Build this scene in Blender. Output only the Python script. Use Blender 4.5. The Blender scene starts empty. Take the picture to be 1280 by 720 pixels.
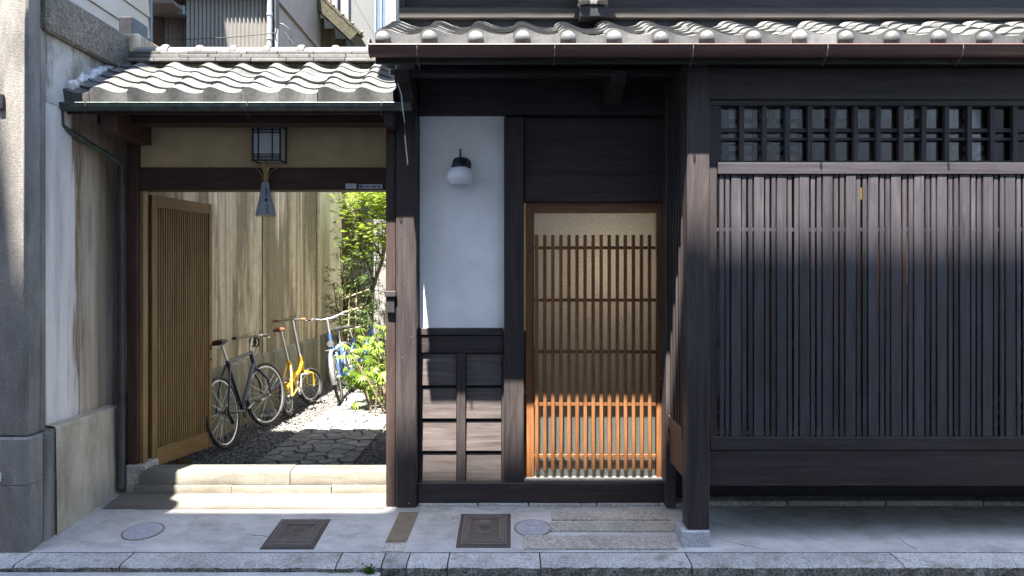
import bpy, math, random
from mathutils import Vector, Matrix, Euler
random.seed(7)
R = math.radians
scene = bpy.context.scene
C = scene.collection

# ------------------------------------------------------------------ camera
CAMZ, HOR, F = 1.67, 347.0, 880.0        # eye height, horizon row and focal length in photo pixels (1280 wide)
cam_d = bpy.data.cameras.new('camera'); cam = bpy.data.objects.new('camera', cam_d); C.objects.link(cam)
cam.location = (0, 0, CAMZ); cam.rotation_euler = (R(90), 0, 0)
cam_d.sensor_width = 36; cam_d.lens = F / 1280 * 36; cam_d.shift_y = -13 / 1280
cam_d.clip_start = .05; cam_d.clip_end = 500
scene.camera = cam
# ------------------------------------------------------------------ light
SUN = Vector((.30, 1, -2.5)).normalized()
w = bpy.data.worlds.new('World'); scene.world = w; w.use_nodes = True
nt = w.node_tree; nt.nodes.clear()
sky = nt.nodes.new('ShaderNodeTexSky'); sky.sky_type = 'NISHITA'; sky.sun_disc = False
sky.sun_elevation = math.asin(-SUN.z); sky.sun_rotation = math.atan2(-SUN.x, -SUN.y)
sky.air_density = 1.0; sky.dust_density = .8; sky.ozone_density = 1.0
bg = nt.nodes.new('ShaderNodeBackground'); bg.inputs[1].default_value = .112
wo = nt.nodes.new('ShaderNodeOutputWorld')
nt.links.new(sky.outputs[0], bg.inputs[0]); nt.links.new(bg.outputs[0], wo.inputs[0])
sd = bpy.data.lights.new('sun', 'SUN'); sd.energy = 5.0; sd.angle = R(.53); sd.color = (1, .95, .87)
so = bpy.data.objects.new('sun', sd); C.objects.link(so)
so.rotation_euler = SUN.to_track_quat('-Z', 'Y').to_euler(); so.location = (0, -2, 30)
vs = scene.view_settings
vs.view_transform = 'Standard'; vs.look = 'None'; vs.gamma = 1; vs.use_curve_mapping = False
vs.exposure = 3.0

# ------------------------------------------------------------------ pixel helpers
def fx(px, Y): return (px - 640) / F * Y
def fz(py, Y): return CAMZ + (HOR - py) / F * Y
def gz(Y): return .099 * (Y - 5.24)                    # the pavement falls towards the kerb
def gy(py): return 2.189 * F / (py - 260)              # depth of a pixel lying on the pavement

# ------------------------------------------------------------------ mesh builder
class MB:
    def __init__(s): s.v = []; s.f = []
    def box(s, x0, x1, y0, y1, z0, z1, c=.003):
        if x0 > x1: x0, x1 = x1, x0
        if y0 > y1: y0, y1 = y1, y0
        if z0 > z1: z0, z1 = z1, z0
        c = min(c, (x1-x0)*.3, (y1-y0)*.3, (z1-z0)*.3)
        b = len(s.v)
        if c <= 0:
            for z in (z0, z1):
                s.v += [(x0,y0,z),(x1,y0,z),(x1,y1,z),(x0,y1,z)]
            for q in ((0,3,2,1),(4,5,6,7),(0,1,5,4),(1,2,6,5),(2,3,7,6),(3,0,4,7)): s.f.append([b+i for i in q])
            return s
        idx = {}
        X = (x0,x1); Y = (y0,y1); Z = (z0,z1)
        for i in (0,1):
            for j in (0,1):
                for k in (0,1):
                    dx = c if i == 0 else -c; dy = c if j == 0 else -c; dz = c if k == 0 else -c
                    idx[i,j,k,0] = len(s.v); s.v.append((X[i], Y[j]+dy, Z[k]+dz))
                    idx[i,j,k,1] = len(s.v); s.v.append((X[i]+dx, Y[j], Z[k]+dz))
                    idx[i,j,k,2] = len(s.v); s.v.append((X[i]+dx, Y[j]+dy, Z[k]))
        def face(l, n):
            p = [Vector(s.v[i]) for i in l]
            nn = (p[1]-p[0]).cross(p[2]-p[0])
            s.f.append(l if nn.dot(n) > 0 else l[::-1])
        for i in (0,1):
            sg = -1 if i == 0 else 1
            face([idx[i,0,0,0],idx[i,1,0,0],idx[i,1,1,0],idx[i,0,1,0]], Vector((sg,0,0)))
            face([idx[0,i,0,1],idx[1,i,0,1],idx[1,i,1,1],idx[0,i,1,1]], Vector((0,sg,0)))
            face([idx[0,0,i,2],idx[1,0,i,2],idx[1,1,i,2],idx[0,1,i,2]], Vector((0,0,sg)))
        for i in (0,1):
            for j in (0,1):
                si = 2*i-1; sj = 2*j-1
                face([idx[i,j,0,0],idx[i,j,0,1],idx[i,j,1,1],idx[i,j,1,0]], Vector((si,sj,0)))
                face([idx[i,0,j,0],idx[i,0,j,2],idx[i,1,j,2],idx[i,1,j,0]], Vector((si,0,sj)))
                face([idx[0,i,j,1],idx[0,i,j,2],idx[1,i,j,2],idx[1,i,j,1]], Vector((0,si,sj)))
                for k in (0,1):
                    face([idx[i,j,k,0],idx[i,j,k,1],idx[i,j,k,2]], Vector((si,sj,2*k-1)))
        return s
    def hexa(s, p):                                   # 8 corners: bottom ring then top ring
        b = len(s.v); s.v += [tuple(q) for q in p]
        for q in ((0,3,2,1),(4,5,6,7),(0,1,5,4),(1,2,6,5),(2,3,7,6),(3,0,4,7)): s.f.append([b+i for i in q])
        return s
    def prism(s, poly, axis, a, b_):                  # polygon in the two other axes, extruded along axis
        n = len(poly); b = len(s.v)
        for t in (a, b_):
            for (u, v) in poly:
                s.v.append((t,u,v) if axis == 'x' else (u,t,v) if axis == 'y' else (u,v,t))
        s.f.append([b+i for i in range(n)][::-1]); s.f.append([b+n+i for i in range(n)])
        for i in range(n):
            j = (i+1) % n; s.f.append([b+i, b+j, b+n+j, b+n+i])
        return s
    def tube(s, pts, r, n=8, caps=True, closed=False):
        pts = [Vector(p) for p in pts]; m = len(pts); b = len(s.v)
        rr = r if isinstance(r, (list, tuple)) else [r]*m
        prev = None
        for i, p in enumerate(pts):
            if closed: t = pts[(i+1) % m] - pts[i-1]
            else: t = pts[min(i+1, m-1)] - pts[max(i-1, 0)]
            if t.length < 1e-9: t = Vector((0,0,1))
            t.normalize()
            if prev is None:
                a = Vector((0,0,1)) if abs(t.z) < .9 else Vector((1,0,0))
                u = t.cross(a).normalized()
            else:
                u = (prev - t*prev.dot(t))
                u = u.normalized() if u.length > 1e-6 else t.cross(Vector((1,.3,0))).normalized()
            prev = u; v = t.cross(u)
            for k in range(n):
                a = 2*math.pi*k/n
                s.v.append(tuple(p + (u*math.cos(a) + v*math.sin(a))*rr[i]))
        for i in range(m if closed else m-1):
            j = (i+1) % m
            for k in range(n):
                l = (k+1) % n
                s.f.append([b+i*n+k, b+i*n+l, b+j*n+l, b+j*n+k])
        if caps and not closed:
            s.f.append([b+k for k in range(n)][::-1]); s.f.append([b+(m-1)*n+k for k in range(n)])
        return s
    def lathe(s, prof, c=(0,0,0), n=16, axis='z', squash=(1,1)):   # prof: (radius, height)
        b = len(s.v); m = len(prof)
        for (r, h) in prof:
            for k in range(n):
                a = 2*math.pi*k/n; x = r*math.cos(a)*squash[0]; y = r*math.sin(a)*squash[1]
                p = (x,y,h) if axis == 'z' else (h,x,y) if axis == 'x' else (y,h,x)
                s.v.append((c[0]+p[0], c[1]+p[1], c[2]+p[2]))
        for i in range(m-1):
            for k in range(n):
                l = (k+1) % n
                s.f.append([b+i*n+k, b+i*n+l, b+(i+1)*n+l, b+(i+1)*n+k])
        s.f.append([b+k for k in range(n)][::-1]); s.f.append([b+(m-1)*n+k for k in range(n)])
        return s
    def mesh(s, name, mat, smooth=None):
        me = bpy.data.meshes.new(name); me.from_pydata(s.v, [], s.f)
        if mat: me.materials.append(mat)
        if smooth:
            me.polygons.foreach_set('use_smooth', [True]*len(me.polygons))
            me.set_sharp_from_angle(angle=R(smooth))
        me.update(); return me
    def build(s, name, mat, parent=None, smooth=None):
        return put(name, s.mesh(name, mat, smooth), parent)

WM = {}                                                # inverse world matrices of the thing empties
def put(name, me, parent=None, loc=None, rot=None, scale=None, local=False):
    o = bpy.data.objects.new(name, me); C.objects.link(o)
    if loc is not None: o.location = loc
    if rot is not None: o.rotation_euler = rot
    if scale is not None: o.scale = scale
    if parent is not None:
        o.parent = parent
        if not local and parent in WM: o.matrix_parent_inverse = WM[parent]
    return o
def tag(o, label=None, cat=None, group=None, kind=None):
    if label: o['label'] = label
    if cat: o['category'] = cat
    if group: o['group'] = group
    if kind: o['kind'] = kind
    return o
def thing(name, label, cat, loc=(0,0,0), group=None, rot=(0,0,0)):
    o = bpy.data.objects.new(name, None); C.objects.link(o)
    o.empty_display_size = .1; o.location = loc; o.rotation_euler = rot
    WM[o] = (Matrix.Translation(loc) @ Euler(rot).to_matrix().to_4x4()).inverted()
    return tag(o, label, cat, group)
def B(name, mat, parent, *a, c=.003):                  # one bevelled box as one part
    return MB().box(*a, c=c).build(name, mat, parent)

# ------------------------------------------------------------------ materials
class NG:
    def __init__(s, name):
        s.m = bpy.data.materials.new(name); s.m.use_nodes = True; s.t = s.m.node_tree; s.t.nodes.clear()
        s.out = s.n('ShaderNodeOutputMaterial')
    def n(s, ty, **k):
        x = s.t.nodes.new(ty)
        for a, b in k.items(): setattr(x, a, b)
        return x
    def l(s, a, b): s.t.links.new(a, b)
    def coord(s, scale=(1,1,1), kind='Object'):
        tc = s.n('ShaderNodeTexCoord'); mp = s.n('ShaderNodeMapping')
        mp.inputs['Scale'].default_value = scale; s.l(tc.outputs[kind], mp.inputs[0])
        oi = s.n('ShaderNodeObjectInfo'); ml = s.n('ShaderNodeMath', operation='MULTIPLY'); ml.inputs[1].default_value = 37
        s.l(oi.outputs['Random'], ml.inputs[0]); ad = s.n('ShaderNodeVectorMath', operation='ADD')
        s.l(mp.outputs[0], ad.inputs[0]); s.l(ml.outputs[0], ad.inputs[1])
        return ad.outputs[0]
    def noise(s, scale, detail=5, vec=(1,1,1), rough=.6, dist=0):
        x = s.n('ShaderNodeTexNoise'); x.inputs['Scale'].default_value = scale; x.inputs['Detail'].default_value = detail
        x.inputs['Roughness'].default_value = rough; x.inputs['Distortion'].default_value = dist
        s.l(s.coord(vec), x.inputs['Vector']); return x.outputs['Fac']
    def ramp(s, fac, stops):
        x = s.n('ShaderNodeValToRGB'); e = x.color_ramp.elements
        while len(e) < len(stops): e.new(.5)
        for i, (p, c) in enumerate(stops):
            e[i].position = p; e[i].color = (*c, 1) if not isinstance(c, (int, float)) else (c, c, c, 1)
        s.l(fac, x.inputs[0]); return x.outputs[0]
    def mix(s, fac, a, b, mode='MIX'):
        x = s.n('ShaderNodeMix', data_type='RGBA', blend_type=mode)
        for sock, v in ((x.inputs[0], fac), (x.inputs[6], a), (x.inputs[7], b)):
            if isinstance(v, (int, float)): sock.default_value = v
            elif isinstance(v, tuple): sock.default_value = (*v, 1)
            else: s.l(v, sock)
        return x.outputs[2]
    def rnd(s, lo, hi):
        oi = s.n('ShaderNodeObjectInfo'); mr = s.n('ShaderNodeMapRange')
        mr.inputs[3].default_value = lo; mr.inputs[4].default_value = hi; s.l(oi.outputs['Random'], mr.inputs[0])
        return mr.outputs[0]
    def finish(s, col, rough=.6, bump=None, bstr=.3, bdist=.01, metal=0, spec=.4, transl=0, rvar=None):
        p = s.n('ShaderNodeBsdfPrincipled')
        if isinstance(col, tuple): p.inputs['Base Color'].default_value = (*col, 1)
        else: s.l(col, p.inputs['Base Color'])
        p.inputs['Roughness'].default_value = rough; p.inputs['Metallic'].default_value = metal
        p.inputs['Specular IOR Level'].default_value = spec
        if rvar is not None: s.l(rvar, p.inputs['Roughness'])
        if bump is not None:
            bn = s.n('ShaderNodeBump'); bn.inputs['Strength'].default_value = bstr; bn.inputs['Distance'].default_value = bdist
            s.l(bump, bn.inputs['Height']); s.l(bn.outputs[0], p.inputs['Normal'])
        if transl:
            tr = s.n('ShaderNodeBsdfTranslucent'); mx = s.n('ShaderNodeMixShader'); mx.inputs[0].default_value = transl
            if isinstance(col, tuple): tr.inputs[0].default_value = (*col, 1)
            else: s.l(col, tr.inputs[0])
            s.l(p.outputs[0], mx.inputs[1]); s.l(tr.outputs[0], mx.inputs[2]); s.l(mx.outputs[0], s.out.inputs[0])
        else: s.l(p.outputs[0], s.out.inputs[0])
        return s.m
def simple(name, col, var=.25, scale=12, rough=.6, bump=.15, bscale=60, metal=0, spec=.4, rand=0, vec=(1,1,1)):
    g = NG(name); d = tuple(x*(1-var) for x in col); e = tuple(min(1, x*(1+var)) for x in col)
    c = g.ramp(g.noise(scale, 6, vec), [(.3, d), (.7, e)])
    if rand: c = g.mix(1, c, g.rnd(1-rand, 1+rand*.6), 'MULTIPLY')
    return g.finish(c, rough, g.noise(bscale, 3, vec), bump, .004, metal, spec)
def wood(name, c1, c2, axis, rough=.6, rand=.2, fine=1.0, spec=.3, weather=None):
    g = NG(name); v = {'x': (.06,1,1), 'y': (1,.06,1), 'z': (1,1,.06)}[axis]
    n1 = g.noise(38*fine, 6, v, .65, .6); n2 = g.noise(120*fine, 3, v); n3 = g.noise(2.2, 3)
    c = g.ramp(n1, [(.30, c1), (.72, c2)])
    c = g.mix(.5, c, g.ramp(n2, [(.25, .55), (.65, 1.0)]), 'MULTIPLY')
    c = g.mix(.6, c, g.ramp(n3, [(.3, .72), (.7, 1.1)]), 'MULTIPLY')
    if weather: c = g.mix(g.ramp(g.noise(3.3, 5, (1,1,.5)), [(.45, 0.0), (.75, .6)]), c, weather)
    if rand: c = g.mix(1, c, g.rnd(1-rand, 1+rand*.6), 'MULTIPLY')
    return g.finish(c, rough, n1, .35, .002, 0, spec)
def granite(name, a, b, dark=None, rough=.75, sc=140, rand=.1, moss=None, bstr=.5, bd=.004):
    g = NG(name)
    c = g.ramp(g.noise(sc, 3), [(.34, b), (.6, a)])
    c = g.mix(.55, c, g.ramp(g.noise(sc*.45, 2), [(.38, .55), (.6, 1.05)]), 'MULTIPLY')
    c = g.mix(.7, c, g.ramp(g.noise(4, 6), [(.3, .6), (.65, 1.05)]), 'MULTIPLY')
    if moss: c = g.mix(g.ramp(g.noise(9, 6), [(.55, 0.0), (.7, .7)]), c, moss)
    if rand: c = g.mix(1, c, g.rnd(1-rand, 1+rand), 'MULTIPLY')
    return g.finish(c, rough, g.noise(sc*.5, 4), bstr, bd, 0, .3)
def streaky(name, pal, vec=(6,6,.35), sc=1.0, grit=.5, rough=.9, stain=None, bd=.004):
    g = NG(name); n = g.noise(sc, 8, vec, .68, .35)
    k = len(pal); c = g.ramp(n, [(.28 + .44*i/(k-1), p) for i, p in enumerate(pal)])
    c = g.mix(.6, c, g.ramp(g.noise(2.4, 6), [(.3, .62), (.65, 1.08)]), 'MULTIPLY')
    c = g.mix(grit, c, g.ramp(g.noise(150, 3), [(.3, .6), (.62, 1.05)]), 'MULTIPLY')
    if stain: c = g.mix(g.ramp(g.noise(1.7, 7, (3,3,.7), .7), [(.5, 0.0), (.62, .85)]), c, stain)
    return g.finish(c, rough, g.noise(110, 4), .5, bd, 0, .2)

D1, D2 = (.022, .0175, .0175), (.062, .050, .049)
dw = {a: wood('dark_wood_'+a, D1, D2, a, .52, .18) for a in 'xyz'}
sw = {a: wood('slat_wood_'+a, (.032,.029,.034), (.073,.067,.075), a, .5, .28) for a in 'xyz'}
gw = {a: wood('gate_wood_'+a, (.032,.015,.011), (.085,.042,.029), a, .6, .15) for a in 'xyz'}
dow = {a: wood('door_cedar_'+a, (.13,.052,.021), (.31,.134,.052), a, .42, .12) for a in 'xyz'}
lw = {a: wood('leaf_cypress_'+a, (.15,.085,.028), (.29,.18,.062), a, .55, .12) for a in 'xyz'}
black_wood = simple('soot_black_wood', (.018,.017,.018), .3, 20, .6)
white_plaster = simple('white_plaster', (.83,.82,.81), .09, 3.2, .75, .4, 38)
beige_plaster = simple('beige_plaster', (.54,.40,.22), .14, 5, .9, .4, 220)
g = NG('roof_tile'); c = g.ramp(g.noise(9, 6), [(.3, (.105,.105,.105)), (.7, (.17,.17,.166))])
c = g.mix(g.ramp(g.noise(5, 6, (1,1,1), .7), [(.56, 0.0), (.72, .6)]), c, (.065,.063,.055))
c = g.mix(.5, c, g.ramp(g.noise(45, 4), [(.3, .5), (.6, 1.05)]), 'MULTIPLY')
c = g.mix(1, c, g.rnd(.55, 1.15), 'MULTIPLY')
tile_m = g.finish(c, .48, g.noise(90, 3), .2, .002, 0, .5)
g = NG('gate_tile'); c = g.ramp(g.noise(8, 6), [(.3, (.105,.105,.103)), (.7, (.172,.171,.166))])
c = g.mix(g.ramp(g.noise(4, 6, (1,1,1), .7), [(.5, 0.0), (.68, .75)]), c, (.055,.052,.038))
c = g.mix(.6, c, g.ramp(g.noise(45, 4), [(.3, .45), (.6, 1.05)]), 'MULTIPLY')
c = g.mix(1, c, g.rnd(.5, 1.05), 'MULTIPLY')
gtile_m = g.finish(c, .55, g.noise(90, 3), .25, .002, 0, .4)
mortar_m = granite('white_mortar', (.70,.69,.68), (.42,.41,.40), sc=40, rand=0)
moss_mortar = granite('mossy_mortar', (.060,.052,.026), (.022,.02,.01), sc=40, rand=0)
copper_m = simple('weathered_copper', (.075,.095,.088), .45, 14, .55, .2, 60, .35)
brown_gutter = simple('brown_gutter_paint', (.115,.062,.052), .15, 6, .42, .05)
pipe_m = simple('dark_pipe_paint', (.045,.042,.04), .4, 7, .5, .1)
pebble = streaky('pebbledash_pillar', [(.11,.102,.094), (.23,.213,.195), (.36,.335,.30)], (2.4,2.4,.7), 1.4, .9, .95, bd=.008)
plinth_m = streaky('plinth_render', [(.24,.20,.15), (.46,.40,.31), (.62,.56,.46)], (2,3,.6), 1.4, .75, .95, bd=.006)
g = NG('stained_white_wall'); tc = g.n('ShaderNodeTexCoord'); sp = g.n('ShaderNodeSeparateXYZ'); g.l(tc.outputs['Object'], sp.inputs[0])
mr = g.n('ShaderNodeMapRange'); mr.inputs[1].default_value = 4.70; mr.inputs[2].default_value = 5.62; g.l(sp.outputs['Y'], mr.inputs[0])
nn = g.n('ShaderNodeTexNoise'); nn.inputs['Scale'].default_value = 1.5; nn.inputs['Detail'].default_value = 8; nn.inputs['Roughness'].default_value = .62
g.l(g.coord((1,3.4,.28)), nn.inputs['Vector'])
m1 = g.n('ShaderNodeMath', operation='MULTIPLY_ADD'); g.l(nn.outputs['Fac'], m1.inputs[0]); m1.inputs[1].default_value = .95; g.l(mr.outputs[0], m1.inputs[2])
m2 = g.n('ShaderNodeMath', operation='MULTIPLY'); m2.inputs[1].default_value = .52; g.l(m1.outputs[0], m2.inputs[0])
c = g.ramp(m2.outputs[0], [(.14, (.24,.20,.17)), (.19, (.64,.60,.56)), (.42, (.72,.67,.63)), (.455, (.22,.145,.09)), (.50, (.52,.45,.36)), (.58, (.44,.35,.24)), (.66, (.36,.29,.21)), (.76, (.54,.46,.35))])
c = g.mix(.7, c, g.ramp(g.noise(2.1, 7, (1,5,.35), .7), [(.32, .45), (.55, 1.0)]), 'MULTIPLY')
c = g.mix(.3, c, g.ramp(g.noise(150, 3), [(.3, .6), (.62, 1.05)]), 'MULTIPLY')
stain_wall = g.finish(c, .9, g.noise(110, 4), .5, .004, 0, .2)
upper_wall = streaky('lichen_white_wall', [(.12,.11,.08), (.45,.44,.41), (.62,.61,.59)], (3,3,2), 1.5, .45, .9, stain=(.10,.09,.055))
coping_m = granite('coping_pebbledash', (.24,.215,.18), (.09,.08,.06), sc=60, rand=0, moss=(.09,.085,.04), bd=.01)
g = NG('streaked_concrete')
c = g.ramp(g.noise(1.5, 7, (2.4,2.8,.09), .62, .12), [(.33, (.10,.078,.042)), (.42, (.30,.24,.15)), (.50, (.50,.425,.30)), (.56, (.36,.30,.205)), (.64, (.85,.75,.57))])
c = g.mix(g.ramp(g.noise(1.0, 6, (1.6,1.6,.35), .65), [(.48, 0.0), (.58, .85)]), c, (.15,.122,.075))
c = g.mix(.5, c, g.ramp(g.noise(9, 7, (1,1,.8), .7), [(.3, .6), (.6, 1.08)]), 'MULTIPLY')
c = g.mix(.5, c, g.ramp(g.noise(150, 3), [(.3, .6), (.62, 1.05)]), 'MULTIPLY')
alley_wall_m = g.finish(c, .92, g.noise(70, 5), .6, .005, 0, .2)
alley_plinth_m = streaky('damp_plinth', [(.09,.085,.06), (.20,.185,.13), (.33,.305,.23)], (4,4,.6), 1.5, .5, .92)
cream_wall = streaky('cream_wall', [(.42,.36,.22), (.58,.51,.34), (.66,.6,.44)], (3,3,.3), 1.0, .2, .9)
g = NG('pavement_concrete'); c = g.ramp(g.noise(1.6, 8, (1,1,1), .65), [(.3, (.40,.39,.375)), (.7, (.56,.55,.53))])
c = g.mix(.6, c, g.ramp(g.noise(5.5, 7, (1,1.6,1), .7), [(.32, .55), (.6, 1.04)]), 'MULTIPLY')
c = g.mix(.5, c, g.ramp(g.noise(240, 2), [(.3, .6), (.6, 1.05)]), 'MULTIPLY')
c = g.mix(.8, c, g.ramp(g.noise(28, 4, (1,1,1), .75), [(.27, .55), (.36, 1.0)]), 'MULTIPLY')
vo = g.n('ShaderNodeTexVoronoi', feature='DISTANCE_TO_EDGE'); vo.inputs['Scale'].default_value = .9
nz = g.n('ShaderNodeTexNoise'); nz.inputs['Scale'].default_value = 5; nz.inputs['Detail'].default_value = 6
tc = g.n('ShaderNodeTexCoord'); g.l(tc.outputs['Object'], nz.inputs['Vector'])
ad = g.n('ShaderNodeVectorMath', operation='MULTIPLY_ADD'); g.l(nz.outputs['Color'], ad.inputs[0]); ad.inputs[1].default_value = (.35,.35,.35); g.l(tc.outputs['Object'], ad.inputs[2])
g.l(ad.outputs[0], vo.inputs['Vector'])
crk = g.ramp(vo.outputs['Distance'], [(.0, 0.0), (.0045, 1.0)])
msk = g.ramp(g.noise(1.1, 2), [(.5, 0.0), (.56, .8)])
c = g.mix(msk, c, g.mix(1, c, g.mix(.5, crk, (1,1,1)), 'MULTIPLY'))
sp = g.n('ShaderNodeSeparateXYZ'); g.l(tc.outputs['Object'], sp.inputs[0])
mr = g.n('ShaderNodeMapRange'); mr.inputs[1].default_value = 4.98; mr.inputs[2].default_value = 5.20; g.l(sp.outputs['Y'], mr.inputs[0])
gm = g.n('ShaderNodeMath', operation='MULTIPLY'); g.l(mr.outputs[0], gm.inputs[0]); g.l(g.ramp(g.noise(7, 6, (1,2,1), .7), [(.35, 0.0), (.62, .85)]), gm.inputs[1])
c = g.mix(gm.outputs[0], c, (.16,.145,.125))
c = g.mix(g.ramp(g.noise(3.1, 7, (1,1.3,1), .72), [(.54, 0.0), (.68, .55)]), c, (.22,.205,.18))
concrete_m = g.finish(c, .68, g.noise(160, 3), .25, .003, 0, .4)
apron_m = streaky('worn_apron', [(.10,.083,.064), (.15,.135,.115), (.19,.175,.152)], (1.5,4,1), 1.4, .6, .8)
sill_m = streaky('worn_sill_stone', [(.085,.07,.048), (.15,.137,.112), (.20,.19,.165)], (1.1,5,5), 1.6, .6, .75)
granite_k = granite('kerb_granite', (.60,.59,.57), (.25,.245,.235), rand=.12, moss=(.16,.16,.09))
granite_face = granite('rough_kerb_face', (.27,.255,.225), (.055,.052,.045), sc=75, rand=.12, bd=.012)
granite_s = granite('slab_granite', (.58,.545,.48), (.22,.20,.17), sc=110, rand=.12)
base_stone = granite('post_base_stone', (.50,.51,.53), (.34,.345,.36), sc=160, rand=.05, bd=.001)
brown_slab = streaky('brown_slab', [(.11,.085,.06), (.21,.165,.115), (.28,.25,.20)], (2,3,1), 1.6, .5, .85)
asphalt = granite('asphalt', (.085,.085,.085), (.03,.03,.03), sc=120, rand=0)
iron_m = simple('cast_iron', (.092,.078,.074), .25, 30, .5, .25, 120, .35)
cover_m = simple('grey_cover', (.42,.42,.45), .12, 20, .6, .2, 150)
flag_m = granite('flagstone', (.21,.205,.195), (.12,.117,.11), sc=60, rand=.22, bd=.004)
joint_m = granite('path_joint', (.07,.066,.06), (.03,.028,.025), sc=60, rand=0)
soil_m = granite('gravel_bed', (.13,.12,.105), (.05,.047,.04), sc=45, rand=0, bd=.01)
gravel_m = granite('gravel', (.22,.21,.195), (.075,.07,.064), sc=38, rand=0)
metal_m = simple('bright_metal', (.55,.55,.56), .1, 20, .3, .03, 60, .9)
darkmetal = simple('black_metal', (.025,.025,.028), .3, 20, .4, .05, 60, .3)
rubber = simple('tyre_rubber', (.028,.026,.025), .3, 20, .75)
grey_rubber = simple('dusty_tyre', (.14,.13,.12), .25, 20, .8)
opal = simple('opal_glass', (.72,.73,.76), .02, 4, .12, 0, 60, 0, .6)
interior_m = simple('interior_plaster', (.55,.50,.42), .1, 3, .9)
room_m = simple('room_wall', (.20,.125,.07), .2, 3, .9)
floor_in = simple('interior_floor', (.12,.08,.05), .2, 5, .6)
paper_m = simple('shoji_paper', (.78,.73,.82), .05, 8, .9)
paper_w = simple('white_paper', (.50,.50,.50), .05, 20, .8)
straw_m = simple('straw', (.40,.30,.13), .35, 60, .85)
ink_m = simple('ink', (.03,.03,.04), .1, 20, .8)
blue_print = simple('blue_print', (.03,.12,.35), .1, 20, .6)
siding_m = simple('beige_siding', (.33,.29,.235), .08, 2, .6, .05)
corr_m = simple('corrugated_sheet', (.135,.127,.114), .08, 3, .5, .05)
corr_dark = simple('brown_corrugated_sheet', (.13,.105,.09), .12, 3, .55, .05)
board_fence = streaky('brown_boards', [(.05,.042,.026), (.10,.083,.05), (.14,.12,.08)], (7,7,.3), 1.2, .3, .85)
grey_house = simple('grey_render', (.10,.098,.093), .06, 3, .8)
cream_col = simple('cream_paint', (.21,.195,.16), .05, 4, .7)
grey_fence = wood('grey_fence_board', (.16,.155,.15), (.33,.32,.30), 'z', .8, .2)
window_m = simple('window_glass', (.10,.13,.17), .1, 3, .08, 0, 60, 0, .8)
alu = simple('aluminium', (.22,.24,.27), .06, 8, .4, .02, 60, .7)
alu_dull = simple('dull_zinc', (.055,.045,.042), .2, 20, .5, .05, 60, .4)
white_pipe = simple('white_pipe', (.22,.215,.225), .05, 6, .45, .02)
bamboo_m = simple('dry_bamboo', (.36,.29,.18), .3, 18, .6)
bark_m = simple('bark', (.11,.08,.055), .35, 30, .9, .5)
opp_m = simple('opposite_render', (.42,.39,.35), .08, 2, .85)
stone_m = granite('rubble_stone', (.30,.28,.25), (.13,.12,.10), sc=50, rand=.2)
def leafmat(name, a, b, t=.42):
    g = NG(name); c = g.ramp(g.noise(7, 3), [(.3, a), (.7, b)])
    c = g.mix(1, c, g.rnd(.75, 1.15), 'MULTIPLY')
    return g.finish(c, .45, None, transl=t, spec=.35)
leaf_bright = leafmat('bright_leaf', (.09,.165,.018), (.20,.29,.04))
leaf_maple = leafmat('maple_leaf', (.11,.17,.016), (.22,.28,.034), .5)
leaf_dark = leafmat('nandina_leaf', (.085,.145,.035), (.22,.29,.105), .45)
leaf_grass = leafmat('grass_leaf', (.12,.22,.03), (.24,.34,.06))
leaf_weed = leafmat('weed_leaf', (.04,.12,.012), (.09,.22,.03))
# frosted, rain-patterned glass of the sliding door: scatters what lies behind and mirrors a little in front
g = NG('frosted_glass')
tr = g.n('ShaderNodeBsdfTranslucent'); g.l(g.ramp(g.noise(120, 4, (1,1,.7)), [(.38, (.58,.56,.51)), (.60, (.95,.91,.83))]), tr.inputs[0])
df = g.n('ShaderNodeBsdfDiffuse'); df.inputs[0].default_value = (.15,.175,.16,1)
gl = g.n('ShaderNodeBsdfGlossy'); gl.inputs[0].default_value = (.8,.82,.85,1); gl.inputs['Roughness'].default_value = .22
tp = g.n('ShaderNodeBsdfTransparent'); tp.inputs[0].default_value = (.8,.8,.76,1)
bn = g.n('ShaderNodeBump'); bn.inputs['Strength'].default_value = .6; bn.inputs['Distance'].default_value = .004
g.l(g.noise(130, 2), bn.inputs['Height'])
for x in (tr, df, gl): g.l(bn.outputs[0], x.inputs['Normal'])
def mixs(a, b, f):
    m = g.n('ShaderNodeMixShader'); m.inputs[0].default_value = f; g.l(a, m.inputs[1]); g.l(b, m.inputs[2]); return m.outputs[0]
x = mixs(tr.outputs[0], df.outputs[0], .30); x = mixs(x, tp.outputs[0], .04); x = mixs(x, gl.outputs[0], .12)
g.l(x, g.out.inputs[0]); frosted = g.m
g = NG('clear_pane')
gl = g.n('ShaderNodeBsdfGlossy'); gl.inputs['Roughness'].default_value = .04; tp = g.n('ShaderNodeBsdfTransparent'); tp.inputs[0].default_value = (.9,.92,.93,1)
fr = g.n('ShaderNodeFresnel'); fr.inputs[0].default_value = 1.75; m = g.n('ShaderNodeMixShader')
g.l(fr.outputs[0], m.inputs[0]); g.l(tp.outputs[0], m.inputs[1]); g.l(gl.outputs[0], m.inputs[2]); g.l(m.outputs[0], g.out.inputs[0]); pane_m = g.m
g = NG('lamp_glow'); e = g.n('ShaderNodeEmission'); e.inputs[0].default_value = (1, .84, .62, 1); e.inputs[1].default_value = 8
g.l(e.outputs[0], g.out.inputs[0]); glow_m = g.m
g = NG('gold_glow'); e = g.n('ShaderNodeEmission'); e.inputs[0].default_value = (1, .55, .14, 1); e.inputs[1].default_value = .10
g.l(e.outputs[0], g.out.inputs[0]); gold_m = g.m
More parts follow.
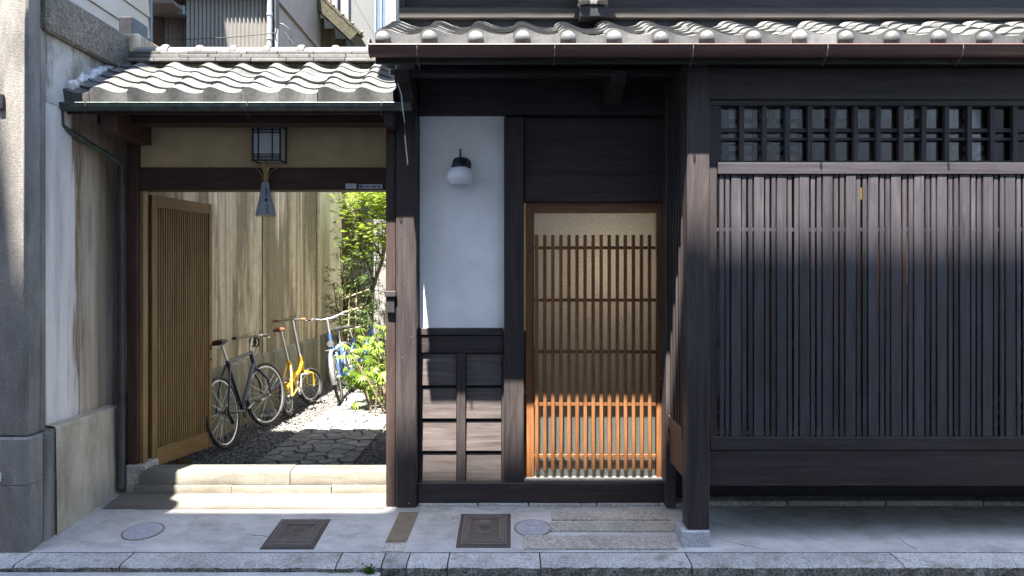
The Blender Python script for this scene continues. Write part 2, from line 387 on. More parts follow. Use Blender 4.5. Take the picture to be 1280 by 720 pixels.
# ================================================================== the setting
YD, YB, YG, YE = 5.24, 4.57, 5.47, 4.41              # door wall, lattice bay, gate, main eave
tag(MB().box(-80, 80, -60, 120, -.60, -.32, c=0).build('ground', asphalt), kind='structure')
road = tag(MB().box(-30, 30, -1.35, 4.30, -.318, -.205, c=0).build('road', asphalt), kind='structure')
# pavement: a sheet that falls towards the kerb
pv = MB()
nx, ny = 40, 8
X0, X1 = -3.9, 7.0
def pavz(x, y): return gz(y)
for j in range(ny+1):
    for i in range(nx+1):
        x = X0 + (X1-X0)*i/nx; y = 4.475 + (5.60-4.475)*j/ny
        pv.v.append((x, y, gz(y)))
for j in range(ny):
    for i in range(nx):
        a = j*(nx+1)+i; pv.f.append([a, a+1, a+nx+2, a+nx+1])
pavement = tag(pv.build('pavement', concrete_m), kind='structure')
def slab_on(name, mat, x0, x1, y0, y1, h, parent, c=.004, skew=0):
    m = MB(); p = []
    for zz in (-.05, h):
        p += [(x0, y0, gz(y0)+zz), (x1, y0, gz(y0)+zz), (x1+skew, y1, gz(y1)+zz), (x0+skew, y1, gz(y1)+zz)]
    m.hexa(p); return m.build(name, mat, parent)
# brown drain slab between gate and house, three granite slabs before the door, worn apron before the gate
slab_on('drain_slab', brown_slab, fx(478,4.50), fx(505,4.50), 4.60, 5.06, .004, pavement, skew=.02)
slab_on('drain_slab', granite_s, fx(477,4.48), fx(504,4.48), 4.482, 4.594, .005, pavement, skew=.004)
for (a, b_, y0, y1) in ((690, 838, 651.5, 641), (688, 845, 665.5, 655), (655, 847, 688, 671.5)):
    ya, yb = gy(y0), gy(y1)
    slab_on('paving_slab', granite_s, fx(a, ya), fx(b_, ya), ya, yb, .012, pavement)
m = MB(); ya, yb = 5.11, 5.425
for i in range(13):
    t = i/12; x = -2.98 + t*(2.98-.935)
    m.v += [(x, ya + .006*math.sin(i*2.1), gz(ya)+.004), (x, yb, gz(yb)+.012)]
for i in range(12): m.f.append([2*i, 2*i+2, 2*i+3, 2*i+1])
m.build('apron', apron_m, pavement)
# fine cracks / expansion joints in the concrete, sunk as dark strips
for ci, (pa, pb) in enumerate((((1120,672), (1150,690)), ((1135,655), (1122,673)), ((300,668), (352,672)), ((430,672), (470,662)), ((560,652), (575,643)), ((905,676), (960,688)))):
    rs = random.Random(60+ci); n = 14; m = MB()
    for k in range(n+1):
        t = k/n; Y = gy(pa[1]+(pb[1]-pa[1])*t); x = fx(pa[0]+(pb[0]-pa[0])*t, Y)+rs.uniform(-.006,.006); Y += rs.uniform(-.005,.005); w_ = .0022*(1-abs(2*t-1)**2)+.0006
        m.v += [(x-w_, Y-w_, gz(Y)+.0012), (x+w_, Y+w_, gz(Y)+.0012)]
    for k in range(n): a_ = 2*k; m.f.append([a_, a_+1, a_+3, a_+2])
    m.build('crack', joint_m, pavement)
# kerb: single granite stones, top worn and paler, rough face below
kerb = tag(MB().box(-3.9, 7.0, 4.305, 4.474, -.30, -.125, c=0).build('kerb', granite_face), kind='structure')
edges = [-3.9, -3.05, -2.40, -1.075, -.80, -.645, -.395, .175, 1.10, 2.40, 3.55, 4.9, 7.0]
for i in range(len(edges)-1):
    x0, x1 = edges[i]+.004, edges[i+1]-.004
    m = MB(); n = max(4, int((x1-x0)/.045)); zt = gz(4.475)-.003
    jig = random.uniform(-.004, .004)
    for k in range(n+1):
        x = x0 + (x1-x0)*k/n
        w1, w2 = random.uniform(-.008, .008), random.uniform(-.010, .010)
        m.v += [(x, 4.4765, zt-.001), (x, 4.316+w1+jig, zt-.010), (x, 4.302+w1*1.3+jig, zt-.026), (x, 4.298+w2+jig, zt-.075+w1), (x, 4.302+w2*.5, -.17), (x, 4.300+w1, -.30)]
    for k in range(n):
        for q in range(5):
            a = k*6+q; m.f.append([a+1, a, a+6, a+7])
    m.f.append([0,1,2,3,4,5]); e = n*6; m.f.append([e+5,e+4,e+3,e+2,e+1,e])
    left = x1 < -.79
    m.mesh_ = m.build('kerbstone', granite_k if left else granite_k, kerb)
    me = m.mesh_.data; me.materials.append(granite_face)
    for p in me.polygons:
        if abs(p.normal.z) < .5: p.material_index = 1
# concrete crossing at the foot of the kerb before the gate
tag(MB().box(-3.9, -.80, 3.55, 4.292, -.204, -.124, c=.006).build('ramp', concrete_m), kind='structure')
# alley: ground, gravel, flagstone path
AZ = .07
tag(MB().box(-3.12, -.95, 5.56, 13.2, -.25, AZ-.035, c=0).build('alley_ground', soil_m), kind='structure')
path = tag(MB().box(-2.22, -1.38, 5.58, 11.6, AZ-.034, AZ-.012, c=0).build('path', joint_m), kind='structure')
def clip(poly, px_, py_, nx_, ny_):
    out = []
    for i in range(len(poly)):
        a, b_ = poly[i], poly[(i+1) % len(poly)]
        da = (a[0]-px_)*nx_+(a[1]-py_)*ny_; db = (b_[0]-px_)*nx_+(b_[1]-py_)*ny_
        if da <= 0: out.append(a)
        if (da < 0) != (db < 0) and da != db:
            t = da/(da-db); out.append((a[0]+(b_[0]-a[0])*t, a[1]+(b_[1]-a[1])*t))
    return out
rs = random.Random(21); pts = []
for _ in range(6000):
    p = (rs.uniform(-2.22, -1.38), rs.uniform(5.58, 11.6)); dmin = rs.choice((.11,.13,.16,.19))
    if all((p[0]-q[0])**2+((p[1]-q[1])*.85)**2 > dmin*dmin for q in pts): pts.append(p)
for i, p in enumerate(pts):
    poly = [(-2.22,5.58), (-1.38,5.58), (-1.38,11.6), (-2.22,11.6)]
    for j, q in enumerate(pts):
        if i == j: continue
        dx, dy = q[0]-p[0], q[1]-p[1]; d = math.hypot(dx, dy)
        if d > .8: continue
        poly = clip(poly, (p[0]+q[0])/2-dx/d*.009, (p[1]+q[1])/2-dy/d*.009, dx/d, dy/d)
        if len(poly) < 3: break
    if len(poly) < 3: continue
    h = AZ + rs.uniform(-.003, .006); m = MB(); n = len(poly)
    poly = [(a+rs.uniform(-.006,.006), b_+rs.uniform(-.006,.006)) for a, b_ in poly]
    cx, cy = sum(a for a, _ in poly)/n, sum(b_ for _, b_ in poly)/n
    inn = [(cx+(a-cx)*.93, cy+(b_-cy)*.93) for a, b_ in poly]
    m.v = [(a,b_,AZ-.02) for a,b_ in poly] + [(a,b_,h-.006) for a,b_ in poly] + [(a,b_,h) for a,b_ in inn]
    for k in range(n):
        l = (k+1) % n; m.f += [[k,l,n+l,n+k], [n+k,n+l,2*n+l,2*n+k]]
    m.f.append([2*n+k for k in range(n)])
    m.build('flagstone', flag_m, path)
m = MB(); rs = random.Random(5)
for _ in range(11000):
    x = rs.uniform(-2.98, -2.23) if rs.random() < .68 else rs.uniform(-1.38, -1.0)
    y = 5.6 + (rs.random()**1.4)*6.0; r = rs.uniform(.007, .017); z = AZ-.034+r*.5+rs.uniform(0, .012)
    b_ = len(m.v); rz = rs.uniform(0, 6.28); ca, sa = math.cos(rz), math.sin(rz)
    for (i, j, k) in ((1,0,0),(0,1,0),(-1,0,0),(0,-1,0),(0,0,1),(0,0,-1)):
        u, v = i*r*rs.uniform(.8,1.4), j*r*rs.uniform(.7,1.1)
        m.v.append((x+u*ca-v*sa, y+u*sa+v*ca, z+k*r*rs.uniform(.6,.9)))
    for q in ((0,1,4),(1,2,4),(2,3,4),(3,0,4),(1,0,5),(2,1,5),(3,2,5),(0,3,5)): m.f.append([b_+t for t in q])
tag(m.build('gravel', gravel_m), 'dark loose gravel along both edges of the flagstone path', 'gravel', kind='stuff')

# ================================================================== the townhouse
th = thing('townhouse', 'dark timber townhouse with tiled eave, white plaster panel, sliding door and lattice bay', 'house', (0, YD, 0))
S = F/YD
def bx(px, Y=YD): return fx(px, Y)
def bz(py, Y=YD): return fz(py, Y)
# posts
cp = B('corner_post', dw['z'], th, -.848, -.697, 5.136, 5.30, gz(5.136)+.001, 3.32, c=.006)
for (px_, py_) in ((508,300),(514,421),(503,447),(510,560),(505,355),(511,629)):
    MB().lathe([(.004,-.001),(.004,.001)], (fx(px_,5.134), 5.1355, fz(py_,5.134)), 8, 'y').build('nail', metal_m, cp)
B('wall_post', dw['z'], th, bx(630,5.19), bx(655,5.19), 5.185, 5.33, bz(604,5.19), bz(146,5.19), c=.005)
B('wall_post', dw['z'], th, bx(832.5,5.10), bx(845,5.10), 5.10, 5.30, .004, 3.2, c=.005)
# plaster panel with thin frame
MB().box(-.690, bx(632), 5.262, 5.30, bz(411), bz(144), c=0).build('plaster_panel', white_plaster, th)
B('panel_rail', dw['x'], th, -.694, bx(629), 5.225, 5.32, bz(418.5), bz(410), c=.003)
B('panel_rail', dw['x'], th, -.692, bx(629.5), 5.235, 5.32, bz(441), bz(419.4), c=.003)
# wainscot of eight boards in a frame
B('panel_backing', black_wood, th, -.69, bx(629), 5.292, 5.318, bz(604), bz(441.5), c=0)
B('wainscot_stile', dw['z'], th, bx(571), bx(582), 5.225, 5.29, bz(603), bz(441.6), c=.003)
B('wainscot_stile', dw['z'], th, -.692, bx(526.5), 5.230, 5.29, bz(603), bz(441.6), c=.003)
B('wainscot_stile', dw['z'], th, bx(627), bx(631), 5.230, 5.29, bz(603), bz(441.6), c=.003)
rows = ((442.5,481.5),(485.5,523),(527,563.5),(567.5,602.6))
for (a, b_) in ((527.3,570.2),(582.8,626.4)):
    for (r0, r1) in rows:
        x0, x1, z0, z1 = bx(a), bx(b_), bz(r1), bz(r0)
        MB().hexa([(x0,5.243,z0),(x1,5.243,z0),(x1,5.288,z0),(x0,5.288,z0),(x0,5.258,z1),(x1,5.258,z1),(x1,5.288,z1),(x0,5.288,z1)]).build('board', wood('wainscot_board', (.058,.047,.045), (.15,.126,.118), 'x', .5, .12) if 'wainscot_board' not in bpy.data.materials else bpy.data.materials['wainscot_board'], th)
B('ground_beam', dw['x'], th, -.694, bx(832,5.17), 5.165, 5.35, bz(628,5.17), bz(603.6,5.17), c=.005)
# granite base course below the beam, as separate stones
bxs = [-.69, -.25, .12, .62, 1.08, 1.30]
for i in range(5):
    B('base_stone', granite_k, th, bxs[i]+.003, bxs[i+1]-.003, 5.155+random.uniform(0,.006), 5.36, -.03, bz(628.6,5.17)-random.uniform(0,.003), c=.006)
# wall over panel and door
B('header_wall', black_wood, th, -.695, 1.30, 5.312, 5.36, bz(252), 3.72, c=0)
B('house_core', black_wood, th, -.84, 8.0, 7.0, 12.5, 0, 4.85, c=0)
B('ceiling', black_wood, th, -.84, 4.9, 5.37, 6.99, 2.96, 3.0, c=0)
B('eave_cheek', black_wood, th, fx(860,YB)+.03, fx(860,YB)+.06, YB+.11, 5.3, fz(90,YB+.12), 3.35, c=0)
B('frieze_beam', dw['x'], th, -.695, bx(836), 5.215, 5.282, bz(144.6), bz(94), c=.006)
B('transom_board', dw['x'], th, bx(655.5), bx(833), 5.262, 5.284, bz(218), bz(147), c=.002)
for py in (170, 194): B('transom_groove', black_wood, th, bx(655.5), bx(833), 5.259, 5.263, bz(py+.6), bz(py), c=0)
B('door_header', dw['x'], th, bx(655.4), bx(833), 5.215, 5.33, bz(252.5), bz(218.6), c=.005)
B('transom_rail', dw['x'], th, bx(655.4), bx(833), 5.235, 5.284, bz(219.4), bz(215), c=.002)
# ---- sliding door
dr = B('door', dow['z'], th, bx(820.5,5.27), bx(831,5.27), 5.262, 5.30, bz(603,5.27), bz(252.8,5.27), c=.003)
tag(dr, 'cedar sliding door with fifteen slats over frosted glass')
B('door_stile', dow['z'], dr, bx(657,5.27), bx(667.5,5.27), 5.262, 5.30, bz(603,5.27), bz(252.8,5.27), c=.003)
B('door_rail', dow['x'], dr, bx(667.8,5.27), bx(820.2,5.27), 5.264, 5.30, bz(266,5.27), bz(252.8,5.27), c=.003)
B('door_rail', dow['x'], dr, bx(667.8,5.27), bx(820.2,5.27), 5.276, 5.30, bz(603,5.27), bz(599,5.27), c=.002)
MB().box(bx(667.6), bx(820.4), 5.288, 5.292, bz(600), bz(265), c=0).build('glass', frosted, dr)
for i in range(15):
    px_ = 671 + i*10.09
    B('slat', dow['z'], dr, bx(px_-2.1,5.23), bx(px_+2.1,5.23), 5.232, 5.250, bz(588,5.23), bz(293.5,5.23), c=.0015)
for py in (309.6, 375.2, 440, 505.5, 570.5):
    B('crosspiece', dow['x'], dr, bx(667.8), bx(820.2), 5.2505, 5.268, bz(py+2), bz(py-2), c=.0015)
MB().lathe([(.010,-.012),(.011,-.004),(.007,0)], (bx(827.5,5.26), 5.262, bz(473,5.26)), 12, 'y').build('lock', metal_m, dr, 40)
B('finger_pull', darkmetal, dr, bx(824.5,5.26), bx(827.5,5.26), 5.260, 5.264, bz(500,5.26), bz(483,5.26), c=.001)
B('stop_block', lw['x'], dr, bx(656,5.25), bx(660.5,5.25), 5.245, 5.262, bz(494,5.25), bz(486,5.25), c=.002)
B('threshold', grey_fence, th, bx(654,5.22), bx(832,5.22), 5.19, 5.33, bz(603.3,5.17), bz(602.2,5.17)+.008, c=.002)
# ---- vestibule behind the door
vest = B('vestibule_wall', interior_m, th, -.1, 1.35, 6.9, 6.95, 0, 2.75, c=0)
B('vestibule_wall', interior_m, th, -.15, -.1, 5.37, 6.95, 0, 2.75, c=0)
B('vestibule_wall', interior_m, th, 1.35, 1.40, 5.37, 6.95, 0, 2.75, c=0)
B('bounce_cut_panel', dw['x'], th, -.098, 1.348, 6.86, 6.895, .07, 1.15, c=0)  # dark panel added to cut bounce light behind the lower door glass
B('vestibule_floor', floor_in, th, -.15, 1.4, 5.365, 6.95, -.02, .07, c=0)
B('vestibule_ceiling', interior_m, th, -.15, 1.4, 5.37, 6.95, 2.75, 2.80, c=0)
# ---- lattice bay
SB = F/YB
def cx(px, Y=YB): return fx(px, Y)
def cz(py, Y=YB): return fz(py, Y)
ZE_ = fz(56, YE)
BR = 4.9                                              # right end of the bay, out of view
bay = B('lattice_bay', dw['x'], th, cx(859), BR, YB+.004, YB+.11, cz(124), cz(84), c=.006)   # top beam
pb = B('bay_post', dw['z'], th, cx(858.5), cx(886.5), YB-.012, YB+.12, cz(661), cz(85)+.10, c=.006)
for (px_, py_) in ((873,575),(864,330),(880,500)):
    MB().lathe([(.006,-.002),(.007,.001)], (fx(px_,YB-.012), YB-.0125, fz(py_,YB-.012)), 8, 'y').build('nail', darkmetal, pb)
B('post_base', base_stone, th, fx(852,4.56), fx(888,4.54), 4.535, 4.76, gz(4.54)-.05, fz(664,4.54), c=.006)
B('frame_stile', dw['z'], bay, cx(887), cx(897.5), YB+.022, YB+.10, cz(563), cz(124.5), c=.003)
B('lintel', dw['x'], bay, cx(887), BR, YB+.018, YB+.10, cz(131), cz(124.4), c=.003)
B('shelf_rail', sw['x'], bay, cx(897.8), BR, YB+.004, YB+.09, cz(217.5), cz(203), c=.003)
B('bottom_rail', dw['x'], bay, cx(888), BR, YB+.006, YB+.10, cz(563), cz(546.5), c=.003)
B('skirt_beam', dw['x'], bay, cx(886.8), BR, YB+.012, YB+.13, cz(608), cz(563.6), c=.004)
B('bay_header', dw['x'], th, cx(859)+.02, BR, YB+.05, YB+.10, cz(84)+.001, ZE_+.45*(YB-YE)-.05, c=0)
# upper grid: bars in front, a finer grid and paper screen inside
px_ = 900.5
while cx(px_) < BR:
    B('grid_bar', dw['z'], bay, cx(px_-3), cx(px_+3), YB+.030, YB+.065, cz(203.4), cz(130.6), c=.002)
    px_ += 28.7
for (a, b_) in ((158.5,163.5),(170.5,174)):
    B('grid_rail', dw['x'], bay, cx(897.6), BR, YB+.045, YB+.072, cz(b_), cz(a), c=.002)
B('grid_rail', dw['x'], bay, cx(897.6), BR, YB+.035, YB+.072, cz(203.2), cz(199.5), c=.002)
MB().box(cx(897.6), BR, YB+.076, YB+.079, cz(203), cz(128), c=0).build('window_pane', pane_m, bay)
rs = random.Random(3); px_ = 905.0; yi = YB+.125
while cx(px_) < BR:
    B('screen_bar', gw['z'], bay, fx(px_-3-rs.random()*2,yi), fx(px_+3+rs.random()*2,yi), yi-.034, yi-.016, cz(210), cz(118), c=0)
    px_ += 19.3
for py in (150, 178, 190): B('screen_rail', gw['x'], bay, fx(890,yi), BR, yi+.004, yi+.026, cz(py+3.0,yi), cz(py-1.5,yi), c=0)
B('curtain', simple('brown_curtain', (.14,.085,.055), .3, 6, .9), bay, fx(1005,yi), fx(1190,yi), yi-.014, yi-.006, cz(212,yi), cz(152,yi), c=0)
MB().box(fx(890,yi), BR, yi+.032, yi+.036, cz(206,yi), cz(115,yi), c=0).build('paper_screen', paper_m, bay)
# the lattice: wide and narrow slats in turn
px_ = 921.0; k = 0
shared = {}
def slat(pxc, w_, y0, d, z0, z1, name):
    key = (round(w_,4), round(d,4), round(z1-z0,4))
    if key not in shared: shared[key] = MB().box(-w_/2, w_/2, 0, d, 0, z1-z0, c=.002).mesh(name, sw['z'])
    return put(name, shared[key], bay, (cx(pxc), y0+random.uniform(-.0015,.0015), z0), (random.uniform(-.0012,.0012), random.uniform(-.0015,.0015), random.uniform(-.03,.03)))
zb, zt = cz(546.2), cz(217.8)
while cx(px_) < BR+.05:
    slat(px_+random.uniform(-.3,.3), 12/SB, YB+.012, .022, zb, zt, 'slat')
    slat(px_-17.9+random.uniform(-.3,.3), 5.1/SB, YB+.017, .014, zb, zt, 'narrow_slat')
    slat(px_-10.2+random.uniform(-.3,.3), 5.1/SB, YB+.017, .014, zb, zt, 'narrow_slat')
    px_ += 28.7
for py in (287, 360, 430, 501, 516, 531):
    B('crosspiece', sw['x'], bay, cx(897.6), BR, YB+.0315, YB+.048, cz(py+2.3), cz(py-2.3), c=.002)
MB().box(cx(897.6), BR, YB+.090, YB+.094, zb, zt, c=0).build('window_pane', pane_m, bay)
# reed blind behind the lattice glass, then the room
gb_ = NG('reed_blind'); cb_ = gb_.ramp(gb_.noise(1.4, 6, (7,7,.1), .7), [(.30, (.03,.022,.02)), (.5, (.16,.09,.05)), (.62, (.30,.26,.24)), (.72, (.40,.22,.10))])
rb = gb_.finish(cb_, .85, None, transl=.6)
MB().box(cx(890), BR, YB+.185, YB+.19, zb, cz(215), c=0).build('blind', rb, bay)
# side of the bay
sx = cx(859.5)
B('side_board', wood('side_board', (.060,.036,.028), (.15,.095,.075), 'y', .5, .1), bay, sx, sx+.03, YB+.122, 5.095, fz(597,YB+.12), fz(551,YB+.12), c=.003)
B('side_rail', wood('side_board_b', (.060,.036,.028), (.15,.095,.075), 'y', .5, .1), bay, sx-.012, sx+.03, YB+.122, 5.095, fz(550,YB+.12), fz(534,YB+.12), c=.003)
B('side_panel', dw['z'], bay, sx+.012, sx+.03, YB+.122, 5.095, fz(533.6,YB+.12), fz(120,YB+.12), c=.002)
for t in (.16, .24, .32, .40, .48):
    B('side_slat', dw['z'], bay, sx-.004, sx+.0115, YB+t-.014, YB+t+.014, fz(533,YB+.12), fz(122,YB+.12), c=.002)
B('side_beam', dw['y'], bay, sx-.01, sx+.10, YB+.122, 5.28, fz(118,YB+.12), fz(84,YB+.12), c=.004)
B('bay_floor', black_wood, bay, sx+.032, BR, YB+.132, 5.6, fz(604,YB), fz(590,YB), c=0)
B('bay_back', black_wood, th, 1.17, BR, 5.30, 5.34, -.02, .40, c=0)
for i in range(5):
    B('base_stone', granite_s, th, 1.31+i*.72, 2.02+i*.72, 5.17, 5.30, -.04, .028+random.uniform(-.004,.004), c=.006)
B('room_wall', room_m, th, 1.42, 8.0, 6.6, 6.65, -.1, 3.0, c=0)
B('room_wall', room_m, th, BR+.01, BR+.06, YB+.02, 6.59, -.1, 3.0, c=0)
B('room_ceiling', room_m, th, 1.42, BR, YB+.15, 6.6, 2.9, 2.95, c=0)
# ---- eave, soffit, rafters, brackets
TA = math.atan(.45); ZE = fz(56, YE)
roof = MB()
def sl(y): return ZE + .0 + .45*(y-YE)
roof.hexa([(-.85,YE+.02,sl(YE)-.045),(BR,YE+.02,sl(YE)-.045),(BR,5.20,sl(5.20)-.045),(-.85,5.20,sl(5.20)-.045),
           (-.85,YE+.02,sl(YE)-.005),(BR,YE+.02,sl(YE)-.005),(BR,5.20,sl(5.20)-.005),(-.85,5.20,sl(5.20)-.005)])
roof = roof.build('roof', dw['y'], th)
x = -.80
while x < BR:
    m = MB(); m.hexa([(x,YE+.06,sl(YE+.06)-.115),(x+.055,YE+.06,sl(YE+.06)-.115),(x+.055,5.28,sl(5.28)-.115),(x,5.28,sl(5.28)-.115),
            (x,YE+.06,sl(YE+.06)-.047),(x+.055,YE+.06,sl(YE+.06)-.047),(x+.055,5.28,sl(5.28)-.047),(x,5.28,sl(5.28)-.047)])
    m.build('rafter', dw['y'], roof); x += .43
B('fascia', dw['x'], roof, -.86, BR, YE+.022, YE+.050, fz(78,YE), sl(YE)-.046, c=.003)
B('purlin', dw['x'], th, -.84, BR, 4.80, 4.90, fz(93,4.80), fz(86,4.80), c=.006)
for px_ in (508, 768):
    X = fx(px_, 5.0)
    MB().prism([(5.22, fz(140,5.2)), (5.22, fz(92,5.2)), (4.78, fz(92,4.85)), (4.80, fz(104,4.85)), (4.92, fz(113,4.9)), (5.05, fz(128,5.0))], 'x', X-.05, X+.05).build('bracket', dw['y'], th)
# tiles: S-profile with a raised roll on the left
PROF = [(0,.012),(.05,.030),(.11,.041),(.19,.045),(.28,.040),(.38,.026),(.50,.009),(.64,-.002),(.78,-.005),(.90,0),(1.0,.010)]
def tile_mesh(name, w_, L, mat, skirt=0, boss=False, th_=.016, tk=.41, amp=1.0):
    m = MB(); n = len(PROF); sc = w_/.28*amp; ct = 1/math.sqrt(1+tk*tk)
    for (y, lift) in ((0,.019),(L,0)):
        for (u, z) in PROF: m.v.append((u*w_*1.02, y, z*sc+lift))
        for (u, z) in PROF: m.v.append((u*w_*1.02, y, z*sc+lift-th_))
    for i in range(n-1):
        m.f += [[i, i+1, 2*n+i+1, 2*n+i], [n+i+1, n+i, 3*n+i, 3*n+i+1], [n+i, n+i+1, i+1, i]]
    m.f += [[0, 2*n, 3*n, n], [n-1, 2*n-1, 4*n-1, 3*n-1]]
    if skirt:                                        # turned-down front plate
        b_ = len(m.v)
        for (u, z) in PROF:
            m.v += [(u*w_*1.0, -.004, z*sc+.018), (u*w_*1.0, -.006-tk*skirt*ct, -skirt*ct), (u*w_*1.0, .010-tk*skirt*ct, -skirt*ct), (u*w_*1.0, .012, z*sc+.006)]
        for i in range(n-1):
            a = b_+4*i; m.f += [[a+1,a+5,a+4,a], [a+2,a+6,a+5,a+1], [a+3,a+7,a+6,a+2], [a,a+4,a+7,a+3]]
        e = b_+4*(n-1); m.f += [[b_,b_+3,b_+2,b_+1], [e+1,e+2,e+3,e]]
    if boss:
        bm_ = MB().lathe([(.049,.012),(.049,-.012),(.045,-.026),(.034,-.040),(.018,-.048),(.004,-.050)], (0,0,0), 18, 'y')
        rot = Matrix.Rotation(-math.atan(tk), 4, 'X'); o_ = Vector((.185*w_, -.006-.010*tk*ct, -.010*ct)); k0 = len(m.v)
        m.v += [tuple(rot @ Vector(v) + o_) for v in bm_.v]; m.f += [[i+k0 for i in f] for f in bm_.f]
    me = m.mesh(name, mat, 45); return me
def lay(parent, x0, cols, rows, w_, y0, z0, ang, expo, mats, names, seed, backwards=False):
    rs = random.Random(seed)
    for r in range(rows):
        for c_ in range(cols):
            me = mats[0] if r == 0 else mats[1]
            d = r*expo
            o = put(names, me, parent, (x0+c_*w_+rs.uniform(-.004,.004), y0+d*math.cos(ang), z0+d*math.sin(ang)+rs.uniform(-.004,.004)),
                    (ang+rs.uniform(-.018,.018), rs.uniform(-.022,.022), rs.uniform(-.02,.02)))
WT = 57.7/(F/YE)
lay(roof, fx(479.5,YE)-.185*WT, 21, 5, WT, YE+.005, ZE+.048, TA, .135, (tile_mesh('eave_tile', WT, .19, tile_m, .054, True, tk=.45, amp=.78), tile_mesh('roof_tile', WT, .19, tile_m, amp=.82)), 'roof_tile', 4)
gt = MB()                                             # eave gutter: open half-round trough
def trough(x0, x1, y, z, r, t=.003, n=10):
    m = MB(); ring = []
    for k in range(n+1):
        a = math.pi + math.pi*k/n; ring.append((y + r*math.cos(a), z + r*math.sin(a)))
    for k in range(n, -1, -1):
        a = math.pi + math.pi*k/n; ring.append((y + (r-t)*math.cos(a), z + (r-t)*math.sin(a)))
    N = len(ring)
    for x in (x0, x1): m.v += [(x, a, b_) for a, b_ in ring]
    for k in range(N): l = (k+1) % N; m.f.append([k, N+k, N+l, l])
    h = n+1
    for b0 in (0, N):
        for k in range(n): m.f.append([b0+k, b0+k+1, b0+N-2-k, b0+N-1-k])
    return m
gu = trough(fx(461,YE-.09), BR, YE-.035, fz(55.5,YE-.09), .062).build('gutter', brown_gutter, roof, 40)
MB().tube([(fx(461,YE-.09), YE-.098, fz(56,YE-.09)), (BR, YE-.098, fz(56,YE-.09))], .006, 8).build('gutter_lip', brown_gutter, roof, 40)
m = MB(); ring = [(YE-.035+.066*math.cos(a), fz(55.5,YE-.09)+ (.066 if math.sin(a) < 0 else .05)*math.sin(a)) for a in [2*math.pi*k/20 for k in range(20)]]
m.prism(ring, 'x', fx(461,YE-.09)-.004, fx(461,YE-.09)+.002); m.build('gutter_end', brown_gutter, roof)
for px_ in (522, 693.5, 866, 1033.5, 1202):
    X = fx(px_, YE-.09); zz = fz(58, YE-.09)
    MB().tube([(X,YE-.106,zz+.01), (X-.001,YE-.110,zz-.02), (X-.002,YE-.098,zz-.062), (X-.002,YE-.06,zz-.082), (X-.003,YE-.04,zz-.105), (X-.002,YE-.01,zz-.09), (X,YE+.02,zz-.03)], .0035, 6).build('gutter_hanger', alu_dull, roof)
# ---- upper storey set back on the roof
B('wall_rail', wood('rail_wood', (.030,.026,.023), (.075,.066,.058), 'x', .6, .1), th, fx(498,4.98), BR, 4.985, 5.10, fz(22.5,4.985), fz(9,4.985), c=.005)
B('upper_wall', dw['x'], th, fx(498,4.98)+.02, BR, 5.06, 5.20, fz(8.6,4.985), 4.855, c=0)
B('flashing', darkmetal, th, fx(498,4.98)+.01, BR, 5.02, 5.08, fz(60,5.0), fz(22.8,4.985), c=0)
for zz in (4.05, 4.5): B('wall_rail', dw['x'], th, fx(498,4.98)+.02, BR, 5.03, 5.065, zz, zz+.08, c=.003)
B('upper_post', dw['z'], th, fx(498,4.98), fx(505,4.98), 4.995, 5.2, fz(8.5,4.985), 4.855, c=.004)
B('side_wall', white_plaster, th, -.88, -.85, 5.32, 13, 0, 4.855, c=0)
B('upper_roof', tile_m, th, -1.2, BR, 4.45, 9.5, 4.86, 5.0, c=.01)
# ---- pendant lamps seen glowing inside, plus one added behind the blind
def pendant(label, loc, r, power_mesh=True):
    t = thing('pendant_lamp', label, 'lamp', loc)
    x, y, z = loc
    MB().lathe([(r*.25,r*1.3),(r*.7,r*1.1),(r,r*.4),(r*.95,-r*.25),(r*.6,-r*.85),(r*.1,-r)], loc, 16).build('globe', glow_m, t, 60)
    MB().tube([(x,y,z+r*1.3),(x,y,z+r*1.3+.3)], .006, 6).build('cord', darkmetal, t)
    return t
pendant('glowing warm pendant lamp in the vestibule behind the frosted door glass', (.70, 5.74, 1.74), .06)
t = pendant('small gold pendant lamp glowing behind the slats of the lattice bay', (fx(1076,YB+.118), YB+.138, fz(243,YB+.13)), .036)
pendant('warm lamp added in the room behind the reed blind to light it through', (fx(1090,5.1), 5.1, 1.78), .15)  # added light that warms the blind in the slat gaps
gold_globe = [o_ for o_ in bpy.data.objects if o_.parent == t and o_.name.startswith('globe')][0]; gold_globe.data.materials[0] = gold_m
# wall lamp on the plaster panel
wl = thing('wall_lamp', 'black bracket wall lamp with white globe shade on the white plaster panel', 'lamp', (bx(574), 5.26, bz(215)))
X, Z0 = fx(575.5,5.15), fz(213,5.15)
MB().lathe([(.060,0),(.060,-.014),(.050,-.024),(.012,-.03)], (fx(579,5.25), 5.262, fz(206,5.24)), 20, 'y').build('mount', darkmetal, wl, 40)
MB().tube([(X,5.262,fz(207,5.2)),(X,5.20,fz(203,5.2)),(X,5.165,fz(201,5.16)),(X,5.15,fz(204,5.15))], .010, 8).build('arm', darkmetal, wl, 60)
MB().tube([(X,5.15,fz(186,5.15)),(X,5.15,fz(203,5.15))], [.007,.008], 8).build('finial', darkmetal, wl, 60)
MB().lathe([(.010,.084),(.036,.080),(.054,.064),(.060,.034),(.066,.026),(.066,.014)], (X,5.15,Z0+.012), 20).build('cap', darkmetal, wl, 40)
MB().lathe([(.054,.024),(.078,.006),(.097,-.026),(.101,-.050),(.094,-.078),(.072,-.102),(.066,-.106),(.02,-.096)], (X,5.15,Z0), 24).build('shade', opal, wl, 50)
